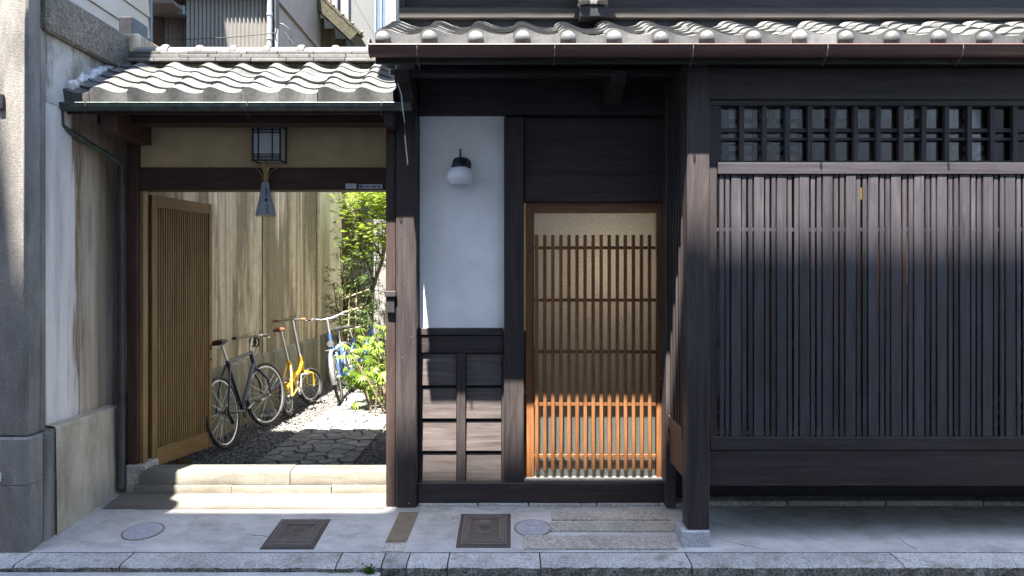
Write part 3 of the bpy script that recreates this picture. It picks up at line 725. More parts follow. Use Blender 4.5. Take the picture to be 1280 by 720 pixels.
# roof figure standing on the eave, cut off by the picture's edge
fg = thing('roof_figure', 'small grey ceramic guardian figure standing on the main tiled roof', 'statue', (fx(740,4.93), 4.93, fz(12,4.93)))
X, Y, Z = fx(740,4.93), 4.90, fz(11,4.93)
stat = granite('grey_ceramic', (.16,.157,.155), (.09,.088,.086), sc=60, rand=0)
B('pedestal', darkmetal, fg, X-.092, X+.092, Y-.05, Y+.075, fz(22,4.93)-.02, fz(12,4.93), c=.004)
m = MB()
m.lathe([(.10,0),(.105,.02),(.085,.06),(.09,.10),(.075,.16),(.088,.21),(.080,.25),(.045,.29),(.036,.31),(.055,.34),(.062,.38),(.05,.42),(.02,.45)], (X,Y,Z), 16, 'z', (1,.62))
m.build('robe', stat, fg, 60)
for s in (-1, 1):
    MB().lathe([(.008,.052),(.036,.03),(.042,.0),(.03,-.012)], (X+s*.062, Y-.045, Z+.012), 12, 'z', (1,1.3)).build('boot', stat, fg, 60)
    MB().tube([(X+s*.08,Y,Z+.24),(X+s*.13,Y-.02,Z+.18),(X+s*.09,Y-.07,Z+.15)], [.03,.033,.02], 8).build('sleeve', stat, fg, 60)
# ================================================================== the gate
gt = thing('gatehouse', 'roofed timber gate with tiled roof, beige plaster and slatted leaf standing open', 'gate', (-1.9, YG, 0))
def qx(px, Y=YG): return fx(px, Y)
def qz(py, Y=YG): return fz(py, Y)
gp = B('gate_post', gw['z'], gt, qx(158,5.43), qx(172,5.43), 5.43, 5.60, qz(583,5.43), 3.02, c=.006)
B('post_base', granite_s, gt, qx(157,5.41), qx(182,5.41), 5.405, 5.62, 0, qz(581.5,5.41), c=.01)
B('gate_post', wood('red_post', (.028,.018,.016), (.078,.052,.045), 'z', .55, .1), gt, -.922, -.852, 5.150, 5.30, gz(5.15)+.001, fz(137,5.15), c=.005)
B('gate_post', gw['z'], gt, -.96, -.89, 5.43, 5.60, .05, 3.02, c=.005)
B('lintel', gw['x'], gt, qx(172.4), qx(489), 5.44, 5.585, qz(238), qz(210), c=.006)
B('plaster_wall', beige_plaster, gt, qx(172.4), qx(489), 5.475, 5.55, qz(209.6), 3.1, c=0)
B('upper_beam', gw['x'], gt, -3.04, qx(489), 5.15, 5.28, fz(155,5.15), fz(136,5.15), c=.005)
B('beam_end', dw['y'], gt, fx(482,5.0), fx(494,5.0), 4.92, 5.42, fz(160,5.0), fz(139,5.0), c=.006)
B('beam_end', gw['y'], gt, fx(150,5.2), fx(170,5.2), 4.95, 5.43, fz(175,5.2), fz(139,5.0), c=.006)
MB().prism([(5.15,fz(140,5.15)),(5.44,fz(140,5.15)),(5.44,fz(178,5.3)),(5.38,fz(172,5.3))], 'x', qx(484), qx(493)).build('bracket', dow['y'], gt)
B('jamb', lw['z'], gt, qx(172.6), qx(180), 5.46, 5.53, qz(581), qz(238.4), c=.003)
B('jamb', gw['z'], gt, qx(483), qx(486.5), 5.45, 5.53, .19, qz(238.4), c=.003)
sh = B('post_shelf', dw['x'], gt, fx(481,5.12), fx(495,5.12), 5.105, 5.149, fz(371,5.12), fz(364,5.12), c=.003)
B('bracket', black_wood, gt, fx(483,5.12), fx(493,5.12), 5.120, 5.149, fz(391,5.12), fz(371.4,5.12), c=.003)
# threshold of worn stone in two steps
def worn(name, x0, x1, y0, y1, z0, z1, r, mat, parent, n=26, seed=1):
    rs = random.Random(seed); m = MB(); k = 7
    for i in range(n+1):
        x = x0+(x1-x0)*i/n; wv = rs.uniform(-.004,.004)
        prof = [(y1,z0),(y1,z1),(y0+r+.02,z1+wv*.4)] + [(y0+r-r*math.sin(a)+wv, z1-r+r*math.cos(a)) for a in (.4,.8,1.2)] + [(y0+wv,z0)]
        m.v += [(x,a,b_) for a,b_ in prof]
    for i in range(n):
        for q in range(k-1): a = i*k+q; m.f.append([a,a+k,a+k+1,a+1])
    m.f += [list(range(k)), [n*k+q for q in range(k)][::-1]]
    return m.build(name, mat, parent, 50)
worn('sill_stone', qx(181), -1.702, 5.385, 5.56, .085, .193, .032, sill_m, gt, seed=2)
worn('sill_stone', -1.696, -.925, 5.388, 5.56, .085, .190, .030, sill_m, gt, seed=12)
worn('sill_step', qx(176), -2.14, 5.366, 5.55, .0, .084, .012, sill_m, gt, seed=4)
worn('sill_step', -2.135, -1.38, 5.364, 5.55, .0, .082, .014, sill_m, gt, seed=14)
worn('sill_step', -1.375, -.93, 5.367, 5.55, .0, .084, .012, sill_m, gt, seed=24)
# open leaf: hinged at left, swung inwards
hx, hy = qx(186,5.62), 5.62; ex, ey = fx(261.5,6.34), 6.34
lf_len = math.hypot(ex-hx, ey-hy); la = math.atan2(ey-hy, ex-hx)
z0, z1 = fz(585,5.62)+.0, fz(243.5,5.62)
leaf = put('gate_leaf', MB().box(0, lf_len, -.006, .006, z0+.10, z1-.06, c=0).mesh('gate_leaf', wood('leaf_back', (.09,.055,.025), (.18,.115,.05), 'z', .7, 0)), gt, (hx, hy, 0), (0,0,la))
tag(leaf, 'cypress gate leaf of narrow upright slats swung inwards')
def lb(name, mat, *a, c=.003): return put(name, MB().box(*a, c=c).mesh(name, mat), leaf)
lb('stile', lw['z'], 0, .05, -.032, .025, z0, z1)
lb('stile', lw['z'], lf_len-.042, lf_len, -.032, .025, z0, z1)
lb('rail', lw['x'], .0505, lf_len-.0425, -.030, .025, z1-.095, z1-.001)
lb('rail', lw['x'], .0505, lf_len-.0425, -.030, .025, z0+.002, z0+.145)
n = 24; pitch = (lf_len-.096)/n
me = MB().box(-pitch*.31, pitch*.31, -.024, -.007, 0, z1-z0-.243, c=.002).mesh('slat', lw['z'])
for i in range(n): put('slat', me, leaf, (.052+pitch*(i+.5), 0, z0+.146))
lb('handle', darkmetal, lf_len-.026, lf_len-.012, -.040, -.0325, 1.02, 1.07, c=.001)
lb('handle', darkmetal, lf_len-.024, lf_len-.014, -.040, -.0325, .93, .95, c=.001)
# notices on the lintel
s1 = B('sticker', paper_w, gt, fx(432,5.438), fx(445.5,5.438), 5.4365, 5.4392, fz(236,5.438), fz(229.5,5.438), c=0)
for i in range(3): B('print', cover_m, s1, fx(433.5,5.436), fx(444-i*1.5,5.436), 5.4358, 5.4364, fz(231.4+i*1.6,5.436), fz(230.6+i*1.6,5.436), c=0)
s2 = B('sticker', paper_w, gt, fx(448.5,5.438), fx(478,5.438), 5.4365, 5.4392, fz(235.8,5.438), fz(230.5,5.438), c=0)
B('print', blue_print, s2, fx(449,5.436), fx(453.5,5.436), 5.4358, 5.4364, fz(235.2,5.436), fz(231,5.436), c=0)
for (a, b_) in ((455,460),(461,463.5),(465,470),(471.5,476)): B('print', blue_print, s2, fx(a,5.436), fx(b_,5.436), 5.4358, 5.4364, fz(234.2,5.436), fz(232.2,5.436), c=0)
# ---- gate roof
GY, GA, GW = 4.90, R(31), .264
GZ = fz(127, GY); RY = 5.58; tg = math.tan(GA)
def gs(y): return GZ - .02 + tg*(y-GY)
def deck(ya, yb, f, name, parent):
    m = MB(); xa, xb = -3.13, -.83
    m.hexa([(xa,ya,f(ya)-.03),(xb,ya,f(ya)-.03),(xb,yb,f(yb)-.03),(xa,yb,f(yb)-.03),(xa,ya,f(ya)),(xb,ya,f(ya)),(xb,yb,f(yb)),(xa,yb,f(yb))])
    return m.build(name, gw['y'], parent)
groof = deck(GY+.03, RY, gs, 'roof', gt)
gsb = lambda y: gs(2*RY-y)
deck(RY+.002, 2*RY-GY-.03, gsb, 'rear_slope', groof)
x = -3.0
while x < -.85:
    m = MB(); m.hexa([(x,GY+.06,gs(GY+.06)-.09),(x+.045,GY+.06,gs(GY+.06)-.09),(x+.045,RY,gs(RY)-.09),(x,RY,gs(RY)-.09),(x,GY+.06,gs(GY+.06)-.032),(x+.045,GY+.06,gs(GY+.06)-.032),(x+.045,RY,gs(RY)-.032),(x,RY,gs(RY)-.032)])
    m.build('rafter', gw['y'], groof); x += .34
B('fascia', gw['x'], groof, -3.12, -.83, GY+.032, GY+.056, fz(141,GY), gs(GY+.03)-.034, c=.003)
te, tm = tile_mesh('gate_eave_tile', GW, .205, gtile_m, .054, tk=math.tan(GA), amp=.9), tile_mesh('gate_roof_tile', GW, .205, gtile_m, amp=1.0)
lay(groof, -3.20, 9, 6, GW, GY+.005, GZ+.046, GA, .140, (te, tm), 'roof_tile', 9)
rs = random.Random(31)
for c_ in range(9):                                   # rear slope
    for r in range(4):
        d = r*.2; put('roof_tile', tm, groof, (-3.20+GW*(c_+1), 2*RY-GY-.005-d*math.cos(GA), GZ+.02+d*math.sin(GA)), (GA, 0, math.pi))
# ridge: bedding, courses of flat tiles and round caps
zr = gs(RY)+.055; RX0, RX1 = fx(150,5.38), -.83
B('ridge_bed', moss_mortar, groof, RX0+.02, RX1, RY-.085, RY+.085, zr-.12, zr+.012, c=.01)
for k in range(3):
    x = RX0 - rs.uniform(0, .12)
    while x < RX1:
        L = rs.uniform(.20,.30); a, b_ = max(x, RX0), min(x+L, RX1)
        if b_-a > .03: B('ridge_tile', gtile_m, groof, a+.0015, b_-.0015, RY-.112+k*.006+rs.uniform(0,.005), RY+.11-k*.006, zr+.013+k*.029, zr+.040+k*.029, c=.004)
        x += L
x = RX0+.02; zc = zr+.102
cap = MB(); L = .275
cap.lathe([(.054,0),(.054,.214),(.066,.220),(.071,.235),(.070,.255),(.060,.272),(.03,.276)], (0,0,0), 18, 'x')
capm = cap.mesh('ridge_cap', gtile_m, 40)
while x < RX1-.05:
    put('ridge_cap', capm, groof, (x, RY+rs.uniform(-.004,.004), zc+rs.uniform(-.003,.003)), (0, rs.uniform(-.012,.012), rs.uniform(-.015,.015))); x += .268
# lumpy white mortar where roof meets the boundary wall
m = MB(); rs = random.Random(12); pts2 = []; rr = []
for i in range(30):
    t = i/29; y = GY+.02+t*.60; pts2.append((-3.11+rs.uniform(-.012,.02), y, gs(y)+.105+rs.uniform(-.014,.014))); rr.append(rs.uniform(.026,.050)*(1-.25*t))
m.tube(pts2, rr, 9); m.build('mortar_fillet', mortar_m, groof, 60)
# copper gutter, elbow and downpipe
trough(fx(70,GY-.06), fx(513,GY-.06), GY-.02, fz(129,GY-.06), .045).build('gutter', copper_m, groof, 40)
MB().tube([(fx(70,GY-.06),GY-.064,fz(128.5,GY-.06)),(fx(513,GY-.06),GY-.064,fz(128.5,GY-.06))], .005, 6).build('gutter_lip', copper_m, groof)
for px_ in (108, 310, 477):
    X = fx(px_, GY-.06); zz = fz(130, GY-.06)
    MB().tube([(X,GY-.072,zz+.012),(X,GY-.074,zz-.02),(X-.004,GY-.05,zz-.075),(X-.008,GY-.02,zz-.085),(X-.008,GY+.03,zz-.03)], .003, 6).build('gutter_hanger', alu_dull, groof)
dpx = fx(153, 5.40)
MB().tube([(fx(77,GY),GY-.02,fz(134,GY)),(fx(78,GY),GY-.01,fz(157,GY)),(fx(84,GY+.04),GY+.03,fz(162,GY+.03)),(dpx,5.33,fz(201,5.35)),(dpx,5.385,fz(206,5.39)),(dpx,5.39,fz(215,5.39))], .021, 10).build('drain_elbow', copper_m, groof, 50)
MB().tube([(dpx,5.39,fz(208,5.39)),(dpx,5.39,.10),(dpx+.004,5.375,.055)], .028, 12).build('downpipe', pipe_m, gt, 50)
for zz in (.62, 1.5, 2.3): MB().lathe([(.032,-.012),(.032,.012)], (dpx,5.39,zz), 12).build('pipe_clip', pipe_m, gt)
# loose strip dangling from the gutter's end
MB().tube([(fx(497,4.66),4.66,fz(104,4.66)),(fx(502,4.66),4.655,fz(118,4.66)),(fx(503.5,4.66),4.655,fz(136,4.66)),(fx(506,4.66),4.66,fz(154,4.66))], [.002,.0035,.004,.001], 5).build('loose_strip', paper_w, groof)

# lantern and paper-wrapped straw charm
lt = thing('wall_lantern', 'square black grille lantern with white paper panes on the beige gate plaster', 'lantern', (fx(333,5.4), 5.40, fz(180,5.4)))
x0, x1, za, zb_ = fx(314.5,5.33), fx(351,5.33), fz(201,5.33), fz(157,5.33); ya = 5.33; yb = 5.474
fr = MB()
for xx in (x0, x1-.012):
    for yy in (ya, yb-.012): fr.box(xx, xx+.012, yy, yy+.012, za, zb_, c=.001)
for zz in (za, zb_-.010):
    fr.box(x0-.004, x1+.004, ya-.004, ya+.014, zz, zz+.010, c=.001); fr.box(x0-.004, x0+.012, ya+.015, yb, zz, zz+.010, c=.001); fr.box(x1-.012, x1+.004, ya+.015, yb, zz, zz+.010, c=.001)
fr.build('frame', darkmetal, lt)
B('roof', darkmetal, lt, x0-.010, x1+.010, ya-.010, yb, zb_+.001, zb_+.012, c=.002)
B('pane', paper_w, lt, x0+.008, x1-.008, ya+.010, yb-.002, za+.011, zb_-.011, c=0)
gr = MB(); wv = x1-x0
for t in (.22, .70): gr.box(x0+wv*t-.004, x0+wv*t+.004, ya+.001, ya+.009, za+.011, zb_-.011, c=0)
for zz in (za+.030, za+.052, zb_-.030, zb_-.052): gr.box(x0+.012, x1-.012, ya+.002, ya+.008, zz-.003, zz+.003, c=0)
for i in range(10):
    for (a, b_) in ((za+.011, za+.052), (zb_-.052, zb_-.011)): gr.box(x0+.02+i*(wv-.04)/9-.002, x0+.02+i*(wv-.04)/9+.002, ya+.003, ya+.007, a, b_, c=0)
gr.build('grille', darkmetal, lt)
ck = thing('straw_charm', 'straw bundle in a grey paper cone with ink writing hanging under the lantern', 'charm', (fx(333,5.36), 5.38, fz(235,5.36)))
yc = 5.385; rs = random.Random(8); m = MB()
for i in range(46):
    a = rs.uniform(-1,1); wd = abs(a)**2.0
    m.tube([(fx(332,yc)+a*.030, yc+rs.uniform(-.02,.02), fz(199+rs.uniform(0,5)+wd*8,yc)), (fx(332,yc)+a*.014, yc+rs.uniform(-.012,.012), fz(216,yc)), (fx(332,yc)+a*.011, yc+rs.uniform(-.01,.01), fz(233,yc))], .0022, 4)
for s in (-1, 1): m.tube([(fx(332+s*17,yc), yc, fz(205 if s<0 else 208,yc)), (fx(332+s*6,yc), yc-.01, fz(216,yc)), (fx(332,yc), yc, fz(230,yc))], .002, 4)
m.build('straw', straw_m, ck)
m = MB(); k = 14
for (py, hw, d) in ((228,4.6,.018),(233,5.2,.020),(250,8.5,.026),(269,13.2,.034),(269,12.2,.030)):
    for j in range(k):
        a = 2*math.pi*j/k; m.v.append((fx(331.5+(py-228)*.012,yc)+hw/F*yc*math.cos(a), yc+d*math.sin(a), fz(py,yc)))
for i in range(4):
    for j in range(k): l = (j+1) % k; m.f.append([i*k+j, i*k+l, (i+1)*k+l, (i+1)*k+j])
m.f.append([4*k+j for j in range(k)])
m.build('paper_cone', simple('grey_paper', (.25,.26,.29), .06, 12, .85), ck, 50)
m = MB()
for j in range(22):
    a = 2*math.pi*j/22; m.tube([(fx(332,yc)+.06*math.cos(a), yc+.024*math.sin(a), fz(266,yc)), (fx(332,yc)+.068*math.cos(a)+rs.uniform(-.004,.004), yc+.028*math.sin(a), fz(271+rs.uniform(-.8,1.2),yc))], .003, 4)
m.build('straw_ends', straw_m, ck)
m = MB()                                               # brushed column of characters and a round seal
def stroke(px_, py_, w_, h_, yy):
    x, z = fx(px_,yy), fz(py_,yy); a, b_ = w_/F*yy/2, h_/F*yy/2; m.box(x-a, x+a, yy-.0008, yy+.0008, z-b_, z+b_, c=0)
for (py_, yy) in ((236,yc-.0225),(240,yc-.0240),(244,yc-.0252)):
    stroke(332.6,py_-1.0,2.6,.6,yy); stroke(332.8,py_+.7,2.0,.6,yy); stroke(332.4,py_,.6,3.0,yy); stroke(333.6,py_+.2,.5,2.2,yy)
for (py_, yy) in ((257,yc-.0300),(261,yc-.0315),(265,yc-.0330)):
    stroke(334.2,py_-.8,2.4,.6,yy); stroke(334.6,py_+.9,1.8,.6,yy); stroke(333.8,py_,.6,2.6,yy)
m.lathe([(.0125,-.0008),(.0125,.0008)], (fx(332.6,yc-.03), yc-.0285, fz(250,yc-.03)), 10, 'y')
m.build('writing', ink_m, ck)

# ================================================================== boundary wall at left
bw = thing('boundary_wall', 'stained white plaster garden wall with pebbledash pillar, plinth and coping beside the gate', 'wall', (-3.3, 4.9, 0))
def pillar(name, x0, x1, y0, y1, z0, z1, mat):
    return B(name, mat, bw, x0, x1, y0, y1, z0, z1, c=.012)
pillar('pillar', -4.3, -3.098, 4.50, 4.63, .652, 6.5, pebble)
pillar('pillar_base', -4.3, -3.070, 4.475, 4.62, gz(4.475)-.02, .650, pebble)
pillar('pillar_return', -4.2, -3.105, 4.631, 4.70, .651, 6.5, pebble)
pillar('pillar_return', -4.2, -3.058, 4.621, 4.70, -.08, .650, pebble)
B('pillar_joint', darkmetal, bw, -4.29, -3.0694, 4.4744, 4.61, .348, .352, c=0)
B('wall_panel', stain_wall, bw, -3.45, -3.118, 4.701, 5.80, .6, 2.85, c=0)
pl = MB(); n = 10
B('plinth_core', plinth_m, bw, -3.44, -3.062, 4.702, 5.60, -.05, .66, c=0)
for i in range(n+1):
    y = 4.701 + (5.44-4.701)*i/n
    pl.v += [(-3.16,y,.692), (-3.055,y,.676+random.uniform(-.003,.003)), (-3.046,y,.66), (-3.040+random.uniform(-.002,.002),y,.3), (-3.036,y,gz(y)-.02)]
for i in range(n):
    for q in range(4): a = i*5+q; pl.f.append([a,a+5,a+6,a+1])
pl.f.append([n*5+q for q in range(5)])
pl.build('plinth', plinth_m, bw)
B('upper_wall', upper_wall, bw, -3.45, -3.112, 4.702, 5.80, 2.85, 3.30, c=0)
B('coping', coping_m, bw, -3.45, -3.06, 4.64, 5.80, 3.301, 3.60, c=.015)
B('coping_mortar', mortar_m, bw, -3.20, -3.03, 5.802, 5.86, 3.42, 3.60, c=.02)
B('wall_end', upper_wall, bw, -3.35, -3.07, 5.802, 5.95, 0, 3.42, c=.01)
B('junction_box', darkmetal, bw, fx(-2,4.49), fx(5,4.49), 4.475, 4.499, fz(137,4.49), fz(118,4.49), c=.004)
B('side_plate', paper_w, bw, fx(-4,4.47), fx(1.5,4.47), 4.463, 4.474, fz(602,4.47), fz(591,4.47), c=.002)
# ================================================================== alley wall
aw = thing('alley_wall', 'tall streaked concrete wall of upright panels along the gravel behind the bicycles', 'wall', (-3.1, 8.3, AZ))
ys = [5.62, 6.35, 7.15, 7.52, 8.42, 9.35, 10.15, 10.70]
for i in range(len(ys)-1):
    B('wall_panel', alley_wall_m, aw, -3.13-random.uniform(0,.006), -2.985+random.uniform(-.005,.005), ys[i]+.004, ys[i+1]-.004, .75, 3.62, c=.006)
m = MB()
m.prism([(-3.13,.0),(-2.955,.0),(-2.955,.735),(-2.985,.765),(-3.13,.765)], 'y', 5.62, 11.9); m.build('plinth', alley_plinth_m, aw)
MB().tube([(-2.955,10.72,.05),(-2.955,10.72,3.6)], .03, 10).build('pole', bamboo_m, aw, 50)
B('joint_strip', darkmetal, aw, -2.986, -2.978, 8.417, 8.423, .77, 3.5, c=.002)  # thin dark strip drawn along the joint between two panels
cw = thing('cream_wall', 'plain cream plaster wall at the far end of the alley behind the shrub', 'wall', (-3.1, 11.7, AZ))
B('wall_panel', cream_wall, cw, -3.2, -3.0, 10.75, 12.95, .76, 3.3, c=.01)
B('wall_cap', tile_m, cw, -3.25, -2.95, 10.74, 12.95, 3.301, 3.36, c=.01)
gf = thing('board_fence', 'weathered grey fence of upright boards closing the far end of the alley', 'fence', (-2, 13, AZ))
x = -3.0
while x < -.6:
    B('board', grey_fence, gf, x, x+.128, 13.0+random.uniform(0,.012), 13.03, AZ-.04, 2.75+random.uniform(-.01,.01), c=.004); x += .136
for zz in (.5, 1.5, 2.5): B('rail', grey_fence, gf, -3.0, -.6, 13.031, 13.07, zz, zz+.07, c=.003)

# ================================================================== houses behind
# clapboard flank
h1 = thing('clapboard_house', 'beige clapboard house flank rising over the boundary wall coping', 'house', (-5.5, 7.4, 0))
B('flank_wall', siding_m, h1, -9, -4.56, 6.0, 8.78, 0, 8.2, c=0)
z = 3.3
while z < 8.1:
    m = MB(); m.hexa([(-4.559,6.0,z),(-4.525,6.0,z),(-4.525,8.80,z),(-4.559,8.80,z),(-4.559,6.0,z+.262),(-4.545,6.0,z+.262),(-4.545,8.80,z+.262),(-4.559,8.80,z+.262)])
    m.build('clapboard', siding_m, h1); z += .27
B('corner_trim', alu, h1, -4.558, -4.510, 8.801, 8.84, 2.5, 8.2, c=.002)
B('roof', tile_m, h1, -9.3, -4.3, 5.7, 9.1, 8.2, 8.35, c=.01)
B('chimney_cap', darkmetal, h1, fx(168,7.2), fx(186,7.2), 6.9, 7.2, 3.8, fz(33,7.2), c=.02)
# corrugated shed
h2 = thing('corrugated_shed', 'pale corrugated metal shed with brown end bay and white downpipe behind the gate ridge', 'shed', (-4.1, 9.7, 0))
def corr(x0, x1, y, z0, z1, mat, name, pitch=.055, amp=.010):
    m = MB(); n = int((x1-x0)/(pitch/4)); 
    for i in range(n+1):
        x = x0+(x1-x0)*i/n; yy = y - amp*math.sin(2*math.pi*(x-x0)/pitch); m.v += [(x,yy,z0),(x,yy,z1),(x,y+.04,z0),(x,y+.04,z1)]
    for i in range(n):
        a = 4*i; m.f += [[a,a+4,a+5,a+1], [a+3,a+7,a+6,a+2], [a+1,a+5,a+7,a+3]]
    m.f += [[0,1,3,2], [4*n,4*n+2,4*n+3,4*n+1]]
    return m.build(name, mat, h2, 40)
Y2 = 9.6
corr(fx(233,Y2), fx(336,Y2), Y2, 3, 6.9, corr_m, 'corrugated_sheet')
corr(fx(186,Y2+.2), fx(240,Y2+.2), Y2+.2, 3, 6.9, corr_dark, 'corrugated_sheet')
B('door', gw['z'], h2, fx(191,Y2+.12), fx(203,Y2+.12), Y2+.12, Y2+.16, 3.2, fz(8,Y2), c=.004)
B('flank_wall', corr_dark, h2, fx(186,Y2+.3), fx(345,Y2+.3), Y2+.26, Y2+2.6, 0, 6.9, c=0)
B('canopy', corr_dark, h2, fx(186,Y2), fx(232,Y2), Y2-.35, Y2+.25, fz(4,Y2-.35), fz(0,Y2-.35), c=.004)
B('meter_box', alu, h2, fx(222,Y2-.1), fx(230,Y2-.1), Y2-.1, Y2+.02, fz(6.5,Y2-.1)-.12, fz(6.5,Y2-.1), c=.004)
corr(fx(232,Y2), fx(337,Y2), Y2-.13, fz(-9,Y2-.13), fz(-9,Y2-.13)+.05, corr_dark, 'eave_sheet')
B('roof', corr_dark, h2, fx(184,Y2), fx(340,Y2), Y2-.12, Y2+2.7, fz(-9,Y2-.13)+.052, fz(-9,Y2-.13)+.11, c=0)
B('corner_post', black_wood, h2, fx(340.5,Y2), fx(346,Y2), Y2-.02, Y2+.1, 2.5, 6.9, c=.003)
MB().tube([(fx(337,Y2-.06),Y2-.06,2.8),(fx(337,Y2-.06),Y2-.06,6.8)], .036, 12).build('downpipe', white_pipe, h2, 50)
for zz in (fz(20,Y2), fz(50,Y2)): MB().lathe([(.042,-.02),(.042,.02)], (fx(337,Y2-.06),Y2-.06,zz), 12).build('pipe_clip', white_pipe, h2)
MB().tube([(fx(346,Y2-.06),Y2-.06,2.8),(fx(346,Y2-.06),Y2-.06,fz(38,Y2))], .024, 10).build('vent_pipe', white_pipe, h2, 50)
cbl = MB().tube([(fx(200,Y2-.4)+i*(fx(346,Y2-.4)-fx(200,Y2-.4))/12, Y2-.4, fz(50-.75*i+2*math.sin(i*.26),Y2-.4)) for i in range(13)], .006, 5)
tag(cbl.build('overhead_cable', darkmetal), 'thin black cable strung across the corrugated shed', 'cable')
m = MB().tube([(fx(354,Y2-.5)+.10*math.cos(a), Y2-.5, fz(44,Y2-.5)+.14*math.sin(a)+.02*math.cos(3*a)) for a in [-.6+i*.36 for i in range(13)]], .007, 6)
m.tube([(fx(356,Y2-.5),Y2-.5,fz(40,Y2-.5)),(fx(368,Y2-.6),Y2-.6,fz(57,Y2-.6))], .01, 6)
tag(m.build('cable_loop', darkmetal), 'loop of dark cable beside the brown boarded gable', 'cable')
# boarded gable with raking tiled verge
h3 = thing('boarded_house', 'brown boarded gable under a raking mossy tile verge', 'house', (-4.2, 12.6, 0)); Y3 = 12.4
x = fx(336,Y3); rake = lambda px: fz((px-375)*.92, Y3)
gx0 = x
while x < fx(440,Y3):
    pxm = 640 + (x+.1)/Y3*F
    B('board', board_fence, h3, x, x+.19, Y3+random.uniform(0,.01), Y3+.05, 2.0, min(9, rake(pxm)-.02), c=.004); x += .194
B('gable_wall', board_fence, h3, gx0, fx(428,Y3), Y3+.06, Y3+2.5, 0, rake(436), c=0)
rp = [(fx(p,Y3-.3), rake(p)) for p in (300, 440)]
m = MB(); (xa, za_), (xb, zb2) = rp
ux, uz = xb-xa, zb2-za_; ll = math.hypot(ux,uz); ux/=ll; uz/=ll; nxx, nzz = -uz, ux
m.hexa([(xa,Y3-.42,za_),(xb,Y3-.42,zb2),(xb,Y3+2.6,zb2),(xa,Y3+2.6,za_),(xa+nxx*.18,Y3-.42,za_+nzz*.18),(xb+nxx*.18,Y3-.42,zb2+nzz*.18),(xb+nxx*.18,Y3+2.6,zb2+nzz*.18),(xa+nxx*.18,Y3+2.6,za_+nzz*.18)])
rf = m.build('roof', moss_mortar, h3)
ang = math.atan2(uz, ux); t = .05
me = MB().box(0, .235, 0, .20, 0, .05, c=.006).mesh('verge_tile', moss_mortar); me2 = MB().box(.20, .245, -.01, .05, .045, .085, c=.01).mesh('verge_tile_edge', tile_m)
while t < ll-.1:
    loc = (xa+ux*t+nxx*.181, Y3-.43, za_+uz*t+nzz*.181)
    put('verge_tile', me, rf, loc, (0, -ang+.06, 0)); put('verge_tile', me2, rf, loc, (0, -ang+.06, 0)); t += .22
# grey rendered house with window
h4 = thing('rendered_house', 'grey rendered house with cream pilaster and aluminium window beyond the gate roof', 'house', (-3, 15.4, 0)); Y4 = 15.0
B('wall', grey_house, h4, fx(370,Y4), fx(640,Y4), Y4, Y4+3, 0, 11, c=0)
B('pilaster', cream_col, h4, fx(427.5,Y4), fx(437,Y4), Y4-.12, Y4-.002, 0, 11, c=.01)
B('recess_panel', corr_dark, h4, fx(406.5,Y4), fx(413.5,Y4), Y4-.03, Y4-.002, 0, 11, c=.004)
MB().tube([(fx(419,Y4-.1),Y4-.1,2),(fx(419,Y4-.1),Y4-.1,11)], .06, 12).build('downpipe', white_pipe, h4, 50)
wn = B('window', window_m, h4, fx(470,Y4), fx(486,Y4), Y4-.02, Y4-.002, 5.9, 9, c=0)
for (a, b_) in ((468,471),(475.5,478),(482,486)): B('frame', alu, wn, fx(a,Y4), fx(b_,Y4), Y4-.06, Y4-.021, 5.8, 9, c=.004)
B('wall_board', wood('pale_board', (.24,.185,.12), (.40,.32,.22), 'z', .7, .1), h4, fx(486.2,Y4), fx(497,Y4), Y4-.05, Y4-.003, 3, 11, c=.004)
B('roof', tile_m, h4, fx(360,Y4), fx(660,Y4), Y4-.6, Y4+3.4, 11, 11.2, c=.01)
tag(MB().tube([(fx(437,13),13,fz(-10,13)),(fx(466,12.5),12.5,fz(40,12.5))], .009, 5).build('overhead_cable', darkmetal), 'thin slanting cable in front of the grey rendered house', 'cable')

# ================================================================== covers in the pavement
rib_m = simple('worn_iron_rib', (.19,.17,.16), .2, 30, .45, .1, 60, .4)
def cover_rect(label, pl_, pr, y0, y1):
    ya, yb = gy(y0), gy(y1); x0, x1 = fx(pl_,ya), fx(pr,ya); X, Y = (x0+x1)/2, (ya+yb)/2
    ang = math.atan(.099); wd, dp = x1-x0, (yb-ya)/math.cos(ang)
    t = thing('manhole_cover', label, 'manhole cover', (X, Y, gz(Y)+.003), rot=(ang,0,0), group=None)
    def pb_(name, *a, c=.001): return put(name, MB().box(*a, c=c).mesh(name, iron_m), t, local=True)
    put('seat_gap', MB().box(-wd/2-.006, wd/2+.006, -dp/2-.006, dp/2+.006, -.03, .0003, c=0).mesh('seat_gap', joint_m), t, local=True)
    pb_('frame', -wd/2, wd/2, -dp/2, dp/2, -.02, .0025)
    put('lid_gap', MB().box(-wd/2+.009, wd/2-.009, -dp/2+.009, dp/2-.009, -.02, .0029, c=0).mesh('lid_gap', joint_m), t, local=True)
    pb_('plate', -wd/2+.012, wd/2-.012, -dp/2+.012, dp/2-.012, .0012, .004)
    m = MB()
    for k in range(4):
        a = .026+k*.014; u, v = wd/2-a, dp/2-a-.006*k
        for s in (-1,1):
            m.box(s*u-.0032, s*u+.0032, -v, v, .004, .011, c=0); m.box(-u+.003, u-.003, s*v-.0045, s*v+.0045, .004, .011, c=0)
    m2 = put('rib', m.mesh('rib', rib_m), t, local=True)
    return t, wd, dp
def glyphs(t, w_, rows_, mat):
    m = MB()
    for (cx_, cy_, a, b_) in rows_: m.box(cx_-a, cx_+a, cy_-b_, cy_+b_, .0042, .0075, c=0)
    em_ = put('emblem', m.mesh('emblem', mat), t, local=True)
t, wd, dp = cover_rect('plain rectangular brown iron manhole cover set in the pavement before the gate', 326, 391, 686.5, 650)
